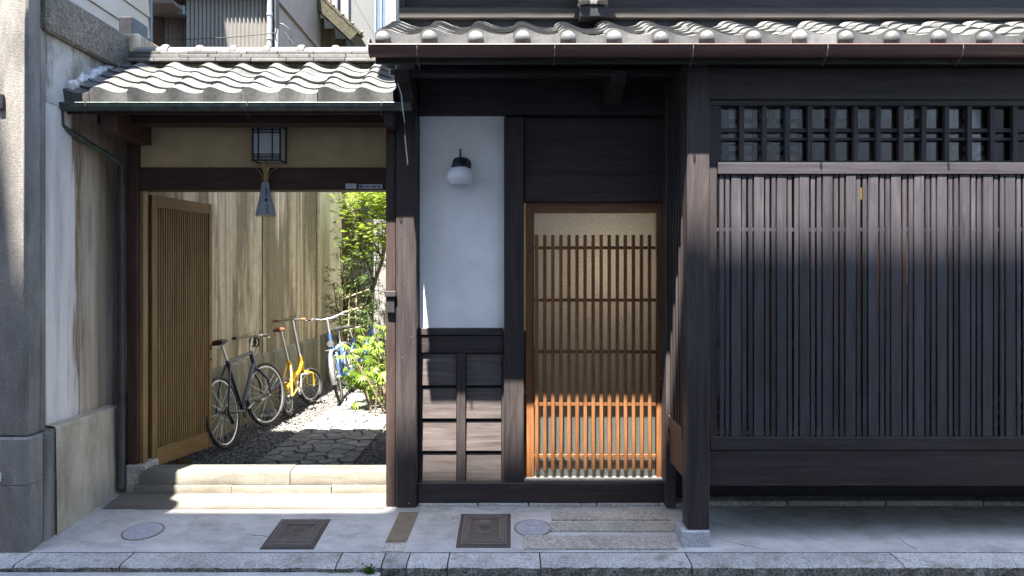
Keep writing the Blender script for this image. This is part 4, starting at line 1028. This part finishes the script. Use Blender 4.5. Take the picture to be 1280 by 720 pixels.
em_ = put('emblem', MB().box(-.035,.035,.05,.062,.0042,.006,c=0).box(-.03,.03,.02,.03,.0042,.006,c=0).box(-.02,.02,-.03,-.02,.0042,.006,c=0).mesh('emblem', iron_m), t, local=True)
tag(em_, kind='stuff')
t, wd, dp = cover_rect('rectangular iron manhole cover with oval badge and raised bars beside the granite slabs', 571, 637, 684.5, 643.4)
m = MB().lathe([(.040,.0042),(.040,.0078)], (.0,.115,0), 18, 'z', (1,.7)); m.box(-.045,.045,.062,.082,.0042,.008,c=0)
for yy in (.045,.025,.005): m.box(-.04,.04,yy-.004,yy+.004,.0042,.008,c=0)
for xx in (-.036,.036): m.box(xx-.004,xx+.004,-.06,.0,.0042,.008,c=0)
m.box(-.02,.02,-.06,-.045,.0042,.008,c=0)
em_ = put('emblem', m.mesh('emblem', simple('worn_iron', (.13,.12,.11), .2, 30, .45, .1, 60, .4)), t, local=True)
tag(em_, kind='stuff')
def cover_round(label, px_, py_, r):
    Y = gy(py_); X = fx(px_,Y); ang = math.atan(.099)
    t = thing('drain_cover', label, 'drain cover', (X, Y, gz(Y)+.002), rot=(ang,0,0))
    def pp(name, m, mat): return put(name, m.mesh(name, mat, 40), t, local=True)
    pp('rim', MB().lathe([(r*.93,-.02),(r,-.02),(r,.002),(r*.97,.003),(r*.93,.001)], n=36), brown_slab)
    pp('plate', MB().lathe([(r*.91,-.015),(r*.91,.001),(r*.89,.002)], n=36), cover_m)
    m = MB()
    for q in range(2, 8):
        rr = r*.115*q; nn = int(6*q)
        for k in range(nn):
            a = 2*math.pi*k/nn; x, y = rr*math.cos(a), rr*math.sin(a)
            m.box(x-.006, x+.006, y-.006, y+.006, .002, .008, c=.001)
    tag(pp('studs', m, cover_m), kind='stuff')
    return t
cover_round('round studded grey drain cover before the gate near the boundary wall', 179, 664.5, .132)
cover_round('round studded grey drain cover between iron manhole cover and granite slabs', 666, 660.5, .128)
# ================================================================== bicycles
def ring(m, c, r, tr, n=40, k=6, axis='y'):
    m.tube([(c[0]+r*math.cos(2*math.pi*i/n), c[1], c[2]+r*math.sin(2*math.pi*i/n)) for i in range(n)], tr, k, closed=True)
    return m
def bicycle(label, loc, heading, lean, P, col, steer=0, group='bicycles parked along the alley wall'):
    """local axes: x forward, y left, z up; origin where the rear wheel touches the ground"""
    Mx = Matrix.Translation(loc) @ Matrix.Rotation(heading, 4, 'Z') @ Matrix.Rotation(lean, 4, 'X')
    root = bpy.data.objects.new('bicycle', None); C.objects.link(root); root.empty_display_size = .1
    root.matrix_world = Mx; root.location = Mx.to_translation(); root.rotation_euler = Mx.to_euler()
    tag(root, label, 'bicycle', group)
    paint = simple('bike_paint_'+P['name'], col, .12, 20, .3, .02, 60, .1, .6)
    r = P['r']; ra = (0,0,r); fa = (P['wb'],0,r); bb = P['bb']; st = P['st']; hb = P['hb']; ht = P['ht']
    def part(name, m, mat, parent=root, smooth=50): return put(name, m.mesh(name, mat, smooth), parent, local=True)
    V = Vector
    # steering: everything in front turns about the steering axis
    ax = (V(ht)-V(hb)).normalized(); Rs = Matrix.Translation(hb) @ Matrix.Rotation(steer, 4, ax) @ Matrix.Translation(-V(hb))
    def front(m): m.v = [tuple(Rs @ V(v)) for v in m.v]; return m
    tr = P.get('tr', .017)
    def wheel(c, turned):
        f = front if turned else (lambda m: m)
        ty = part('wheel', f(ring(MB(), c, r-tr, tr, 48, 8)), P.get('tyre', rubber))
        part('rim', f(ring(MB(), c, r-2*tr-.008, .010, 44, 6)), metal_m, ty)
        m = MB(); n = P.get('spokes', 24)
        for i in range(n):
            a = 2*math.pi*i/n; s = .025 if i % 2 else -.025
            a2 = a + (.35 if (i//2) % 2 else -.35)
            m.tube([(c[0]+.022*math.cos(a2), s, c[2]+.022*math.sin(a2)), (c[0]+(r-2*tr-.010)*math.cos(a), 0, c[2]+(r-2*tr-.010)*math.sin(a))], .0014, 3, False)
        part('spokes', f(m), metal_m, ty)
        part('hub', f(MB().tube([(c[0],-.05,c[2]),(c[0],.05,c[2])], .018, 10)), metal_m, ty)
    wheel(ra, False); wheel(fa, True)
    # frame
    m = MB(); tb = P.get('tube', .0185)
    if P['style'] == 'diamond':
        m.tube([bb, st], tb, 10); m.tube([V(st)*.97+V(bb)*.03, V(ht)*.9+V(hb)*.1], tb*.9, 10); m.tube([bb, V(hb)*.75+V(ht)*.25], tb*1.15, 10)
    elif P['style'] == 'fold':
        m.tube([bb, st], tb, 10); m.tube([(.0,0,r+.10), (bb[0]-.02,0,bb[2]+.14), (bb[0]+.16,0,bb[2]+.17), V(hb)*.5+V(ht)*.5], tb*1.5, 10)
        m.tube([bb, (bb[0]+.16,0,bb[2]+.17)], tb, 8)
    else:                                              # step-through
        m.tube([bb, st], tb, 10); m.tube([V(hb)*.3+V(ht)*.7, (bb[0]+.16,0,bb[2]+.20), V(bb)*.62+V(st)*.38], tb, 10); m.tube([bb, V(hb)*.8+V(ht)*.2], tb*1.1, 10)
    m.tube([hb, ht], tb*1.25, 10)
    for s in (-1, 1):
        m.tube([(bb[0],s*.03,bb[2]), (bb[0]-.10,s*.045,bb[2]), (0,s*.06,r)], tb*.62, 8)
        m.tube([(st[0]*.93+bb[0]*.07, s*.02, st[2]*.93+bb[2]*.07), (st[0]*.6,s*.045,st[2]*.62+r*.38), (0,s*.06,r)], tb*.55, 8)
    part('frame', m, paint)
    m = MB(); crown = V(hb) + (V(hb)-V(ht)).normalized()*.03
    for s in (-1, 1): m.tube([crown, crown+V((0,s*.05,-.01)), V(fa)+V((-.012,s*.055,.16)), V(fa)+V((0,s*.055,0))], [tb*.9,tb*.9,tb*.75,tb*.5], 8)
    m.tube([crown, hb], tb, 8)
    part('fork', front(m), paint if P.get('forkpaint', True) else metal_m)
    # seat
    sa = V(P['saddle'])
    part('seat_post', MB().tube([st, sa+V((0,0,-.03))], .013, 8), P.get('postmat', metal_m))
    m = MB(); k = 12
    secs = [(-.125,.02,.018),(-.115,.062,.030),(-.07,.074,.034),(-.02,.055,.032),(.05,.026,.028),(.11,.018,.024),(.135,.006,.012)]
    for (x, hw, h) in secs:
        for j in range(k): a = 2*math.pi*j/k; m.v.append((sa.x+x, hw*math.cos(a), sa.z+h*math.sin(a)*(1 if math.sin(a) > 0 else .7)))
    for i in range(len(secs)-1):
        for j in range(k): l = (j+1) % k; m.f.append([i*k+j, i*k+l, (i+1)*k+l, (i+1)*k+j])
    m.f += [[j for j in range(k)][::-1], [(len(secs)-1)*k+j for j in range(k)]]
    sd_ = part('saddle', m, P['saddlemat'])
    m = MB()
    for s in (-1,1): m.tube([(sa.x-.10,s*.03,sa.z-.02),(sa.x-.03,s*.022,sa.z-.045),(sa.x+.09,s*.012,sa.z-.015)], .0035, 6)
    part('saddle_rail', m, metal_m, sd_)
    # handlebar
    hc = V(P['bar']); w_ = P['barw']; rise = P.get('rise', 0); back = P.get('back', .05)
    m = MB(); m.tube([V(ht)-ax*.02, V(ht)+ax*.03, hc], P.get('stem', .013), 8)
    part('stem', front(m), metal_m)
    pts_ = [(hc.x-back,-w_,hc.z+rise),(hc.x-back*.5,-w_*.62,hc.z+rise),(hc.x,-w_*.28,hc.z),(hc.x,w_*.28,hc.z),(hc.x-back*.5,w_*.62,hc.z+rise),(hc.x-back,w_,hc.z+rise)]
    hbar = part('handlebar', front(MB().tube(pts_, .0115, 8)), P.get('barmat', metal_m))
    for s in (0, 1):
        a, b_ = (V(pts_[0]), V(pts_[1])) if s == 0 else (V(pts_[5]), V(pts_[4]))
        part('grip', front(MB().tube([a, a*.3+b_*.7], [.0165,.0155], 8)), P['gripmat'], hbar)
        q = a*.2+b_*.8
        part('brake_lever', front(MB().tube([q+V((.01,0,-.005)), q+V((.045,0,-.012)), (a*.75+b_*.25)+V((.055,0,-.03))], [.009,.006,.004], 6)), metal_m, hbar)
    m = MB(); f0 = V(fa)+V((-.02,0,.32 if r > .3 else .2))
    for s in (-1, 1): m.tube([V(pts_[1 if s < 0 else 4])+V((.02,0,0)), hc+V((.10,s*.03,.05)), hc+V((.07,s*.02,-.15)), (V(hb)+V(ht))/2+V((.02,s*.02,0))], .003, 5)
    part('brake_cable', front(m), darkmetal)
    # brakes, crank, pedals, chain
    m = MB(); c0 = crown+V((.03,0,-.02)); m.tube([c0+V((0,-.04,-.02)),c0,c0+V((0,.04,-.02))], .008, 6)
    part('brake', front(m), metal_m)
    cr = MB(); ring(cr, (bb[0],-.045,bb[2]), P.get('cr', .085), .006, 30, 6)
    for i in range(5): a = 1.256*i+.3; cr.tube([(bb[0],-.045,bb[2]),(bb[0]+P.get('cr',.085)*math.cos(a),-.045,bb[2]+P.get('cr',.085)*math.sin(a))], .006, 5)
    ch = part('chainring', cr, P.get('crmat', darkmetal))
    ca = P.get('crank', .5)
    for s, a in ((-1, ca), (1, ca+math.pi)):
        e = (bb[0]+.16*math.cos(a), s*.075, bb[2]+.16*math.sin(a))
        part('crank', MB().tube([(bb[0],s*.062,bb[2]), e], .010, 6), metal_m, ch)
        part('pedal', MB().box(e[0]-.045,e[0]+.045,min(s*.085,s*.165),max(s*.085,s*.165),e[2]-.012,e[2]+.012,c=.004), metal_m if P.get('pedal') else darkmetal, ch, None)
    m = MB(); R1, R2 = P.get('cr', .085), .042
    m.tube([(bb[0],-.045,bb[2]+R1),(0,-.045,r+R2),(-R2,-.045,r),(0,-.045,r-R2),(bb[0],-.045,bb[2]-R1)], .004, 5)
    part('chain', m, darkmetal)
    part('sprocket', MB().lathe([(.045,-.055),(.045,-.047),(.035,-.044),(.030,-.036)], (0,0,r), 20, 'y'), darkmetal)
    if P.get('derailleur'): part('derailleur', MB().tube([(.0,-.055,r-.02),(.03,-.06,r-.07),(.06,-.055,r-.12)], [.014,.012,.020], 6), darkmetal)
    if P.get('fender'):
        for (c, tf) in ((ra, 0), (fa, 1)):
            m = MB(); n = 18; a0, a1 = (.25, 3.6) if not tf else (-.15, 2.6)
            for i in range(n+1):
                a = a0+(a1-a0)*i/n
                for (q, dr) in ((-.026,-.012),(-.016,.004),(0,.008),(.016,.004),(.026,-.012)): m.v.append((c[0]+(r+.014+dr)*math.cos(a), q, c[2]+(r+.014+dr)*math.sin(a)))
            for i in range(n):
                for q in range(4): b0 = i*5+q; m.f.append([b0,b0+1,b0+6,b0+5])
            part('mudguard', front(m) if tf else m, metal_m)
    if P.get('lamp'):
        part('headlight', front(MB().lathe([(.012,-.05),(.034,-.03),(.040,.0),(.038,.012),(.01,.014)], (hb[0]+.08,0,hb[2]+.10), 14, 'x')), metal_m)
        m = MB(); ring(m, (hb[0]+.03,0,0), .085, .006, 24, 5)
        m.v = [(x, z, hb[2]+.02+(y)) for (x, y, z) in m.v]; part('basket_bracket', front(m), metal_m)
    if P.get('reflector'):
        part('reflector', MB().lathe([(.03,-.012),(.034,0),(.03,.006)], (-.06-.0*r, 0, r*1.35), 14, 'x'), simple('red_lens', (.55,.02,.02), .05, 10, .25))
        part('kickstand', MB().tube([(0,.07,r),(-.16,.10,.02)], .008, 6), metal_m)
    if P.get('bag'): part('lock_coil', front(ring(ring(MB(), (hc.x+.03,.02,hc.z-.06), .05, .010, 18, 6), (hc.x+.05,-.01,hc.z-.07), .045, .010, 18, 6)), darkmetal)
    return root
saddle_red = simple('dark_red_saddle', (.05,.022,.022), .3, 20, .5); saddle_brown = simple('brown_saddle', (.16,.06,.025), .2, 20, .45)
grip_black = simple('black_grip', (.02,.02,.02), .2, 20, .7); grip_brown = simple('tan_grip', (.27,.12,.055), .2, 20, .6)
bicycle('navy diamond-frame bicycle with thin tyres leaning beside the open gate leaf', (-2.66, 6.60, AZ), R(88), R(-9.5),
    dict(name='navy', style='diamond', r=.34, wb=1.03, bb=(.43,0,.285), st=(.27,0,.80), hb=(.885,0,.66), ht=(.845,0,.83), saddle=(.215,0,.985), bar=(.90,0,.985), barw=.23, saddlemat=saddle_red, gripmat=grip_black, bag=True, derailleur=True, tr=.016, crank=.35, cr=.095, pedal=True, barmat=metal_m), (.022,.028,.055), R(-14))
bicycle('yellow small-wheeled folding bicycle with brown saddle', (-2.56, 8.12, AZ), R(90), R(-9),
    dict(name='yellow', style='fold', r=.225, wb=.84, bb=(.35,0,.27), st=(.24,0,.62), hb=(.715,0,.46), ht=(.690,0,.62), saddle=(.155,0,1.0), bar=(.62,0,1.09), barw=.25, saddlemat=saddle_brown, gripmat=grip_brown, tr=.022, stem=.018, tube=.022, crank=1.2, cr=.075, crmat=metal_m, pedal=True), (.62,.36,.015), R(-24))
bicycle('blue bicycle with bright handlebar facing the gate', (-2.26, 10.06, AZ), R(-86), R(12),
    dict(name='blue', style='step', r=.33, wb=1.05, bb=(.44,0,.28), st=(.28,0,.70), hb=(.895,0,.66), ht=(.84,0,.88), saddle=(.22,0,.90), bar=(.80,0,1.08), barw=.28, rise=.03, back=.10, saddlemat=grip_black, gripmat=grip_black, fender=True, lamp=True, tr=.020), (.03,.085,.26), R(4))
bicycle('blue bicycle with red rear reflector behind the shrub and grass', (-2.42, 10.35, AZ), R(72), R(-7),
    dict(name='blue_rear', style='step', r=.32, wb=1.03, bb=(.43,0,.28), st=(.28,0,.70), hb=(.885,0,.66), ht=(.84,0,.86), saddle=(.22,0,.86), bar=(.80,0,1.08), barw=.26, rise=.03, back=.10, saddlemat=grip_black, gripmat=grip_black, fender=True, reflector=True, tr=.020), (.035,.11,.33))

# ================================================================== plants
def leaf_blade(m, p, d, up, L, W, fold=.25, lobes=0):
    d = d.normalized(); s = d.cross(up)
    s = s.normalized() if s.length > 1e-4 else Vector((1,0,0)); n = s.cross(d)
    b_ = len(m.v)
    if lobes:                                          # palmate leaf: a fan of pointed lobes
        k = lobes; m.v.append(tuple(p+d*L*.12)); ring_ = []
        for i in range(k):
            a = (i-(k-1)/2)*(2.3/(k-1)) ; ln = L*(1-.30*abs(a)/1.15)
            for (da, q) in ((-.19,.50),(0,1.0)):
                aa = a+da; v = d*math.cos(aa)*ln*q + s*math.sin(aa)*ln*q*W/L*1.6 - n*abs(math.sin(aa))*L*.10 - n*(q*q)*L*fold*.6
                m.v.append(tuple(p+v)); ring_.append(len(m.v)-1)
        aa = 1.15+.19; v = d*math.cos(aa)*L*.35 + s*math.sin(aa)*L*.35*W/L*1.6; m.v.append(tuple(p+v)); ring_.append(len(m.v)-1)
        for i in range(len(ring_)-1): m.f.append([b_, ring_[i], ring_[i+1]])
    else:
        m.v += [tuple(p), tuple(p+d*L*.45+s*W*.5-n*fold*W*.4), tuple(p+d*L-n*fold*L*.35), tuple(p+d*L*.45-s*W*.5-n*fold*W*.4), tuple(p+d*L*.5+n*fold*W*.25)]
        m.f += [[b_,b_+1,b_+4],[b_+1,b_+2,b_+4],[b_+2,b_+3,b_+4],[b_+3,b_,b_+4]]
def rdir(rs, zlo=-.6, zhi=.6):
    a = rs.uniform(0, 6.283); z = rs.uniform(zlo, zhi); h = math.sqrt(max(.05, 1-z*z)); return Vector((h*math.cos(a), h*math.sin(a), z))
# nandina: cane stems, compound leaves in tiers
def nandina(label, base, spots, seed, mat, flowers=True):
    rs = random.Random(seed); t = thing('nandina_shrub', label, 'shrub', base)
    stem = MB(); lv = MB(); fl = MB()
    for (dx, dy, h, r0) in spots:
        p0 = Vector(base)+Vector((dx*.35, dy*.35, 0)); p1 = Vector(base)+Vector((dx, dy, h))
        pts_ = [p0.lerp(p1, k/5)+Vector((rs.uniform(-.03,.03), rs.uniform(-.03,.03), 0))*(k not in (0,5)) for k in range(6)]
        stem.tube(pts_, [.014,.013,.012,.010,.008,.006], 6)
        for q in range(18):
            f = .42+.58*q/17; p = p0.lerp(p1, f); d = rdir(rs, -.15, .75); L = r0*rs.uniform(.5,1.0)
            tip = p+d*L-Vector((0,0,.15*L)); stem.tube([p, p.lerp(tip,.5)+Vector((0,0,.05*L)), tip], [.004,.003,.0015], 4, False)
            for _ in range(12):
                g_ = rs.uniform(.35,1.05); c = p.lerp(tip, g_)+rdir(rs)*.07
                for _ in range(3): leaf_blade(lv, c+rdir(rs)*.02, rdir(rs,-.7,.45)+d*.4, Vector((0,0,1)), rs.uniform(.045,.085), rs.uniform(.016,.026))
        if flowers and rs.random() < .6:
            for _ in range(260):
                c = p1+Vector((rs.gauss(0,.06), rs.gauss(0,.06), rs.gauss(.06,.09))); leaf_blade(fl, c, rdir(rs), Vector((0,0,1)), .018, .014)
    stem.build('stems', bark_m, t); lv.build('foliage', mat, t)
    if fl.v: fl.build('blossom', simple('cream_blossom', (.62,.58,.42), .1, 20, .8), t)
    return t
nandina('tall nandina shrub with cane stems and small leaves beside the cream wall', (-2.46, 11.25, AZ),
    [(-.30,.05,2.15,.34),(-.10,-.1,2.75,.36),(.12,.1,2.35,.36),(.30,-.05,1.75,.34),(-.20,.2,1.45,.32),(.15,-.15,1.15,.28),(.02,.0,3.0,.32),(.34,.1,2.3,.34),(-.36,-.1,1.5,.30)], 3, leaf_dark)
# maple: leaning trunk, forked limbs, layered sprays of leaves
mp = thing('maple_tree', 'young maple with leaning trunk and sunlit yellow-green leaves by the board fence', 'tree', (fx(453,11.6), 11.6, AZ))
rs = random.Random(17); p0 = Vector((fx(453,11.6), 11.6, AZ)); k1 = Vector((fx(456,11.6), 11.6, fz(400,11.6))); k2 = Vector((fx(478,11.4), 11.4, fz(325,11.4))); k3 = Vector((fx(486,11.3), 11.3, fz(270,11.3)))
m = MB().tube([p0, k1, k1.lerp(k2,.5)+Vector((-.03,0,0)), k2, k3], [.05,.042,.036,.03,.02], 9)
br = [(k2, Vector((fx(440,11.2),11.2,fz(255,11.2)))), (k2, Vector((fx(500,11.0),11.0,fz(250,11.0)))), (k3, Vector((fx(462,11.0),10.9,fz(225,11.0)))), (k3, Vector((fx(505,11.3),11.5,fz(215,11.3)))), (k1.lerp(k2,.6), Vector((fx(448,11.5),11.4,fz(300,11.5)))), (k2, Vector((fx(478,10.6),10.6,fz(285,10.6)))), (k3, Vector((fx(478,10.4),10.4,fz(240,10.4)))), (k3, Vector((fx(450,11.8),11.9,fz(238,11.8))))]
lv = MB()
for a, b_ in br:
    m.tube([a, a.lerp(b_,.5)+Vector((0,0,.06)), b_], [.018,.012,.005], 6)
    for _ in range(190):
        f = rs.random()**.6; c = a.lerp(b_, .25+.85*f)+Vector((rs.gauss(0,.19), rs.gauss(0,.18), rs.gauss(0,.10)))
        for _ in range(2): leaf_blade(lv, c+rdir(rs)*.03, rdir(rs,-.5,.15), Vector((rs.uniform(-.3,.3),rs.uniform(-.3,.3),1)), rs.uniform(.055,.085), .05, .2, 5)
m.build('trunk', bark_m, mp, 50); lv.build('crown', leaf_maple, mp)
# large-leaved shrub: every leaf its own piece
def big_leaf_mesh(name, seed):
    rs = random.Random(seed); m = MB(); leaf_blade(m, Vector((0,0,0)), Vector((1,0,-.05)), Vector((0,0,1)), 1.0, .62, .22+rs.uniform(-.08,.12), 7 if seed % 2 else 5); return m.mesh(name, leaf_bright)
bl = [big_leaf_mesh('leaf', i) for i in range(4)]
sh = thing('broadleaf_shrub', 'low shrub with large bright lobed leaves overhanging the path', 'shrub', (-1.72, 9.0, AZ))
rs = random.Random(41); st = MB()
tops = []
for _ in range(26):
    p0 = Vector((-1.62+rs.uniform(-.12,.12), 8.75+rs.uniform(-.85,.85), AZ)); p1 = Vector((-1.80+rs.uniform(-.26,.30), p0.y+rs.uniform(-.25,.25), rs.uniform(.35,1.18)))
    st.tube([p0, p0.lerp(p1,.55)+Vector((.03,0,.08)), p1], [.011,.008,.004], 6); tops.append((p0,p1))
st.build('stems', bark_m, sh)
cnt = 0
for (p0, p1) in tops:
    for _ in range(9):
        f = rs.uniform(.45,1.05); c = p0.lerp(p1, f)+Vector((rs.gauss(0,.05), rs.gauss(0,.06), rs.gauss(0,.04)))
        s_ = rs.uniform(.10,.185)
        put('leaf', rs.choice(bl), sh, c, (rs.uniform(-.5,.5), rs.uniform(.05,.9), rs.uniform(0,6.283)), (s_,s_,s_)); cnt += 1
# tuft of arching grass
def tuft(label, base, n, L, seed, mat, cat='plant', name='grass_tuft', wd=.012, spread=1.0):
    rs = random.Random(seed); m = MB(); b3 = Vector(base)
    for _ in range(n):
        d = rdir(rs, .2, .7); l = L*rs.uniform(.5,1.05); p = b3+Vector((rs.gauss(0,.06*spread), rs.gauss(0,.08*spread), 0))
        s = d.cross(Vector((0,0,1))).normalized()*wd*rs.uniform(.6,1.2); pr = None
        for k in range(6):
            f = k/5; q = p+Vector((d.x,d.y,0))*l*(f*.9)+Vector((0,0,1))*l*(1.15*f-1.05*f*f)*(.5+d.z); w_ = (1-f*.92)
            m.v += [tuple(q-s*w_), tuple(q+s*w_)]
            if pr is not None: m.f.append([pr,pr+1,len(m.v)-1,len(m.v)-2])
            pr = len(m.v)-2
    return tag(m.build(name, mat), label, cat)
tuft('arching bright grass tuft beside the blue bicycle wheels', (-2.30, 10.9, AZ-.01), 130, .62, 4, leaf_grass, spread=2.6)
tuft('low fern fronds trailing onto the lit path edge', (-2.02, 10.8, AZ-.01), 60, .36, 6, leaf_grass, name='fern_tuft', spread=2.0)
wd_ = thing('kerb_weed', 'small green leafy weed growing at the foot of the kerb', 'weed', (fx(462,4.27), 4.275, -.124))
rs = random.Random(2); m = MB()
for _ in range(70):
    p = Vector((fx(462,4.27)+rs.gauss(0,.016), 4.272+rs.gauss(0,.006), -.122+abs(rs.gauss(0,.016)))); leaf_blade(m, p, rdir(rs,.0,.9)+Vector((0,-.25,0)), Vector((0,0,1)), rs.uniform(.018,.034), .016)
m.build('foliage', leaf_weed, wd_)
m = MB()
for _ in range(90):
    px_ = rs.choice((404,410,415,424,430,436)); p = Vector((fx(px_,4.27)+rs.gauss(0,.014), 4.278+rs.gauss(0,.006), -.125)); leaf_blade(m, p, rdir(rs,.0,.9), Vector((0,0,1)), rs.uniform(.006,.016), .008)
tag(m.build('moss_growth', leaf_weed), 'thin mossy sprouts along the left kerb joint', 'moss', kind='stuff')
# bamboo lattice tied behind the bicycles
tl = thing('bamboo_trellis', 'small trellis of tied dry bamboo canes in front of the nandina', 'trellis', (-2.3, 11.1, AZ))
for (a, b_) in (((404,382),(461,362)),((398,399),(452,384)),((408,420),(462,405))):
    MB().tube([(fx(a[0],11.1),11.1,fz(a[1],11.1)),(fx(b_[0],11.1),11.12,fz(b_[1],11.1))], .013, 8).build('cane', bamboo_m, tl, 50)
for (a, b_) in ((424,428),(434,437),(441,446),(431,424)):
    MB().tube([(fx(a,11.13),11.13,AZ),(fx(b_,11.13),11.13,fz(362,11.1))], .012, 8).build('cane', bamboo_m, tl, 50)
# rubble and a wooden wedge at the leaf's foot
for (px_, py_, r, lab) in ((330,516,.075,'rounded grey stone at the wall foot under the navy bicycle'), (341,520,.06,'small angular stone between the two near bicycle wheels'), (322,521,.05,'flat pale stone at the alley wall foot')):
    Y = 1.6*F/(py_-HOR); rs = random.Random(px_); m = MB()
    m.lathe([(.2*r,-.3*r),(.9*r,-.1*r),(r,.25*r),(.8*r,.6*r),(.35*r,.8*r)], (0,0,0), 9, 'z', (1.35,.9))
    m.v = [(x*(1+rs.uniform(-.14,.14)), y*(1+rs.uniform(-.14,.14)), z*(1+rs.uniform(-.1,.1))) for x,y,z in m.v]
    tag(put('rock', m.mesh('rock', stone_m), None, (max(fx(px_,Y), -2.86), Y, AZ-.01), (0,0,rs.uniform(0,3))), lab, 'rock')
Y = 1.6*F/(577-HOR); me = MB().hexa([(-.06,-.022,0),(.06,-.022,0),(.06,.022,0),(-.06,.022,0),(-.06,-.022,.045),(.06,-.022,.022),(.06,.022,.022),(-.06,.022,.045)]).mesh('wooden_wedge', lw['x'])
tag(put('wooden_wedge', me, None, (fx(230,Y), Y, AZ-.012), (0,0,R(38))), 'pale wooden wedge lying on gravel below the gate leaf', 'wedge')

# ================================================================== across the street, behind the camera: what shades the facade
ob = thing('apartment_block', 'rendered apartment block across the street with stepped parapet', 'building', (3, -4, -.2), group=None)
B('wall', opp_m, ob, -4.94, 2.6, -9.5, -1.5, -.31, 16.50, c=0)
B('parapet', opp_m, ob, -2.90, 2.6, -9.4, -1.501, 16.501, 17.14, c=0)
B('parapet', opp_m, ob, -4.93, -4.60, -4.5, -1.502, 16.501, 16.77, c=0)
for fl_ in range(5):
    for i in range(2):
        wn = B('window', window_m, ob, -3.9+i*2.9, -2.3+i*2.9, -1.499, -1.47, 1.0+fl_*3.1, 2.3+fl_*3.1, c=0)
        B('sill', alu, wn, -3.95+i*2.9, -2.25+i*2.9, -1.499, -1.42, .94+fl_*3.1, .995+fl_*3.1, c=0)
ob2 = thing('corner_block', 'taller plain rendered building across the street projecting forward', 'building', (-9, -4, -.2))
B('wall', opp_m, ob2, -7.2, -4.96, -9, -.55, -.31, 16.82, c=0)
for fl_ in range(5):
    for i in range(1): B('window', window_m, ob2, -6.8+i*3, -5.4+i*3, -.549, -.52, 1.0+fl_*3.1, 2.4+fl_*3.1, c=0)
for (x0, x1, lab) in ((2.65, 16, 'two storey rendered house across the street with plain front'), (-20, -7.25, 'long rendered house across the street with shuttered front')):
    t = thing('street_house', lab, 'house', ((x0+x1)/2, -4, -.2), group=None)
    B('wall', opp_m, t, x0, x1, -9, -1.45, -.31, 6.6, c=0)
    B('roof', tile_m, t, x0, x1, -9.3, -.9, 6.601, 6.8, c=.01)
    for i in range(3): B('window', window_m, t, x0+1+i*3.6, x0+2.8+i*3.6, -1.449, -1.42, 4.6, 6.0, c=0)
lp = thing('shade_post', 'concrete post added out of view at the kerb to shade the left of the gate sill', 'shade post', (-3.125, 4.0, -.124))  # unseen post, added so its shadow covers the left of the sill
MB().lathe([(.16,-.124),(.155,.3),(.145,2.0),(.135,4.45),(.12,4.5)], (-3.125,4.0,0), 20).build('pole', simple('post_concrete', (.36,.355,.345), .12, 6, .85, .3, 90), lp, 40)
MB().tube([(-3.125,4.0,4.3),(-3.125,3.75,4.52),(-3.125,3.4,4.58)], .025, 10).build('arm', alu, lp, 50)
MB().lathe([(.02,.08),(.10,.05),(.13,0),(.11,-.05),(.03,-.06)], (-3.125,3.33,4.56), 16).build('shade_post_head', opal, lp, 50)
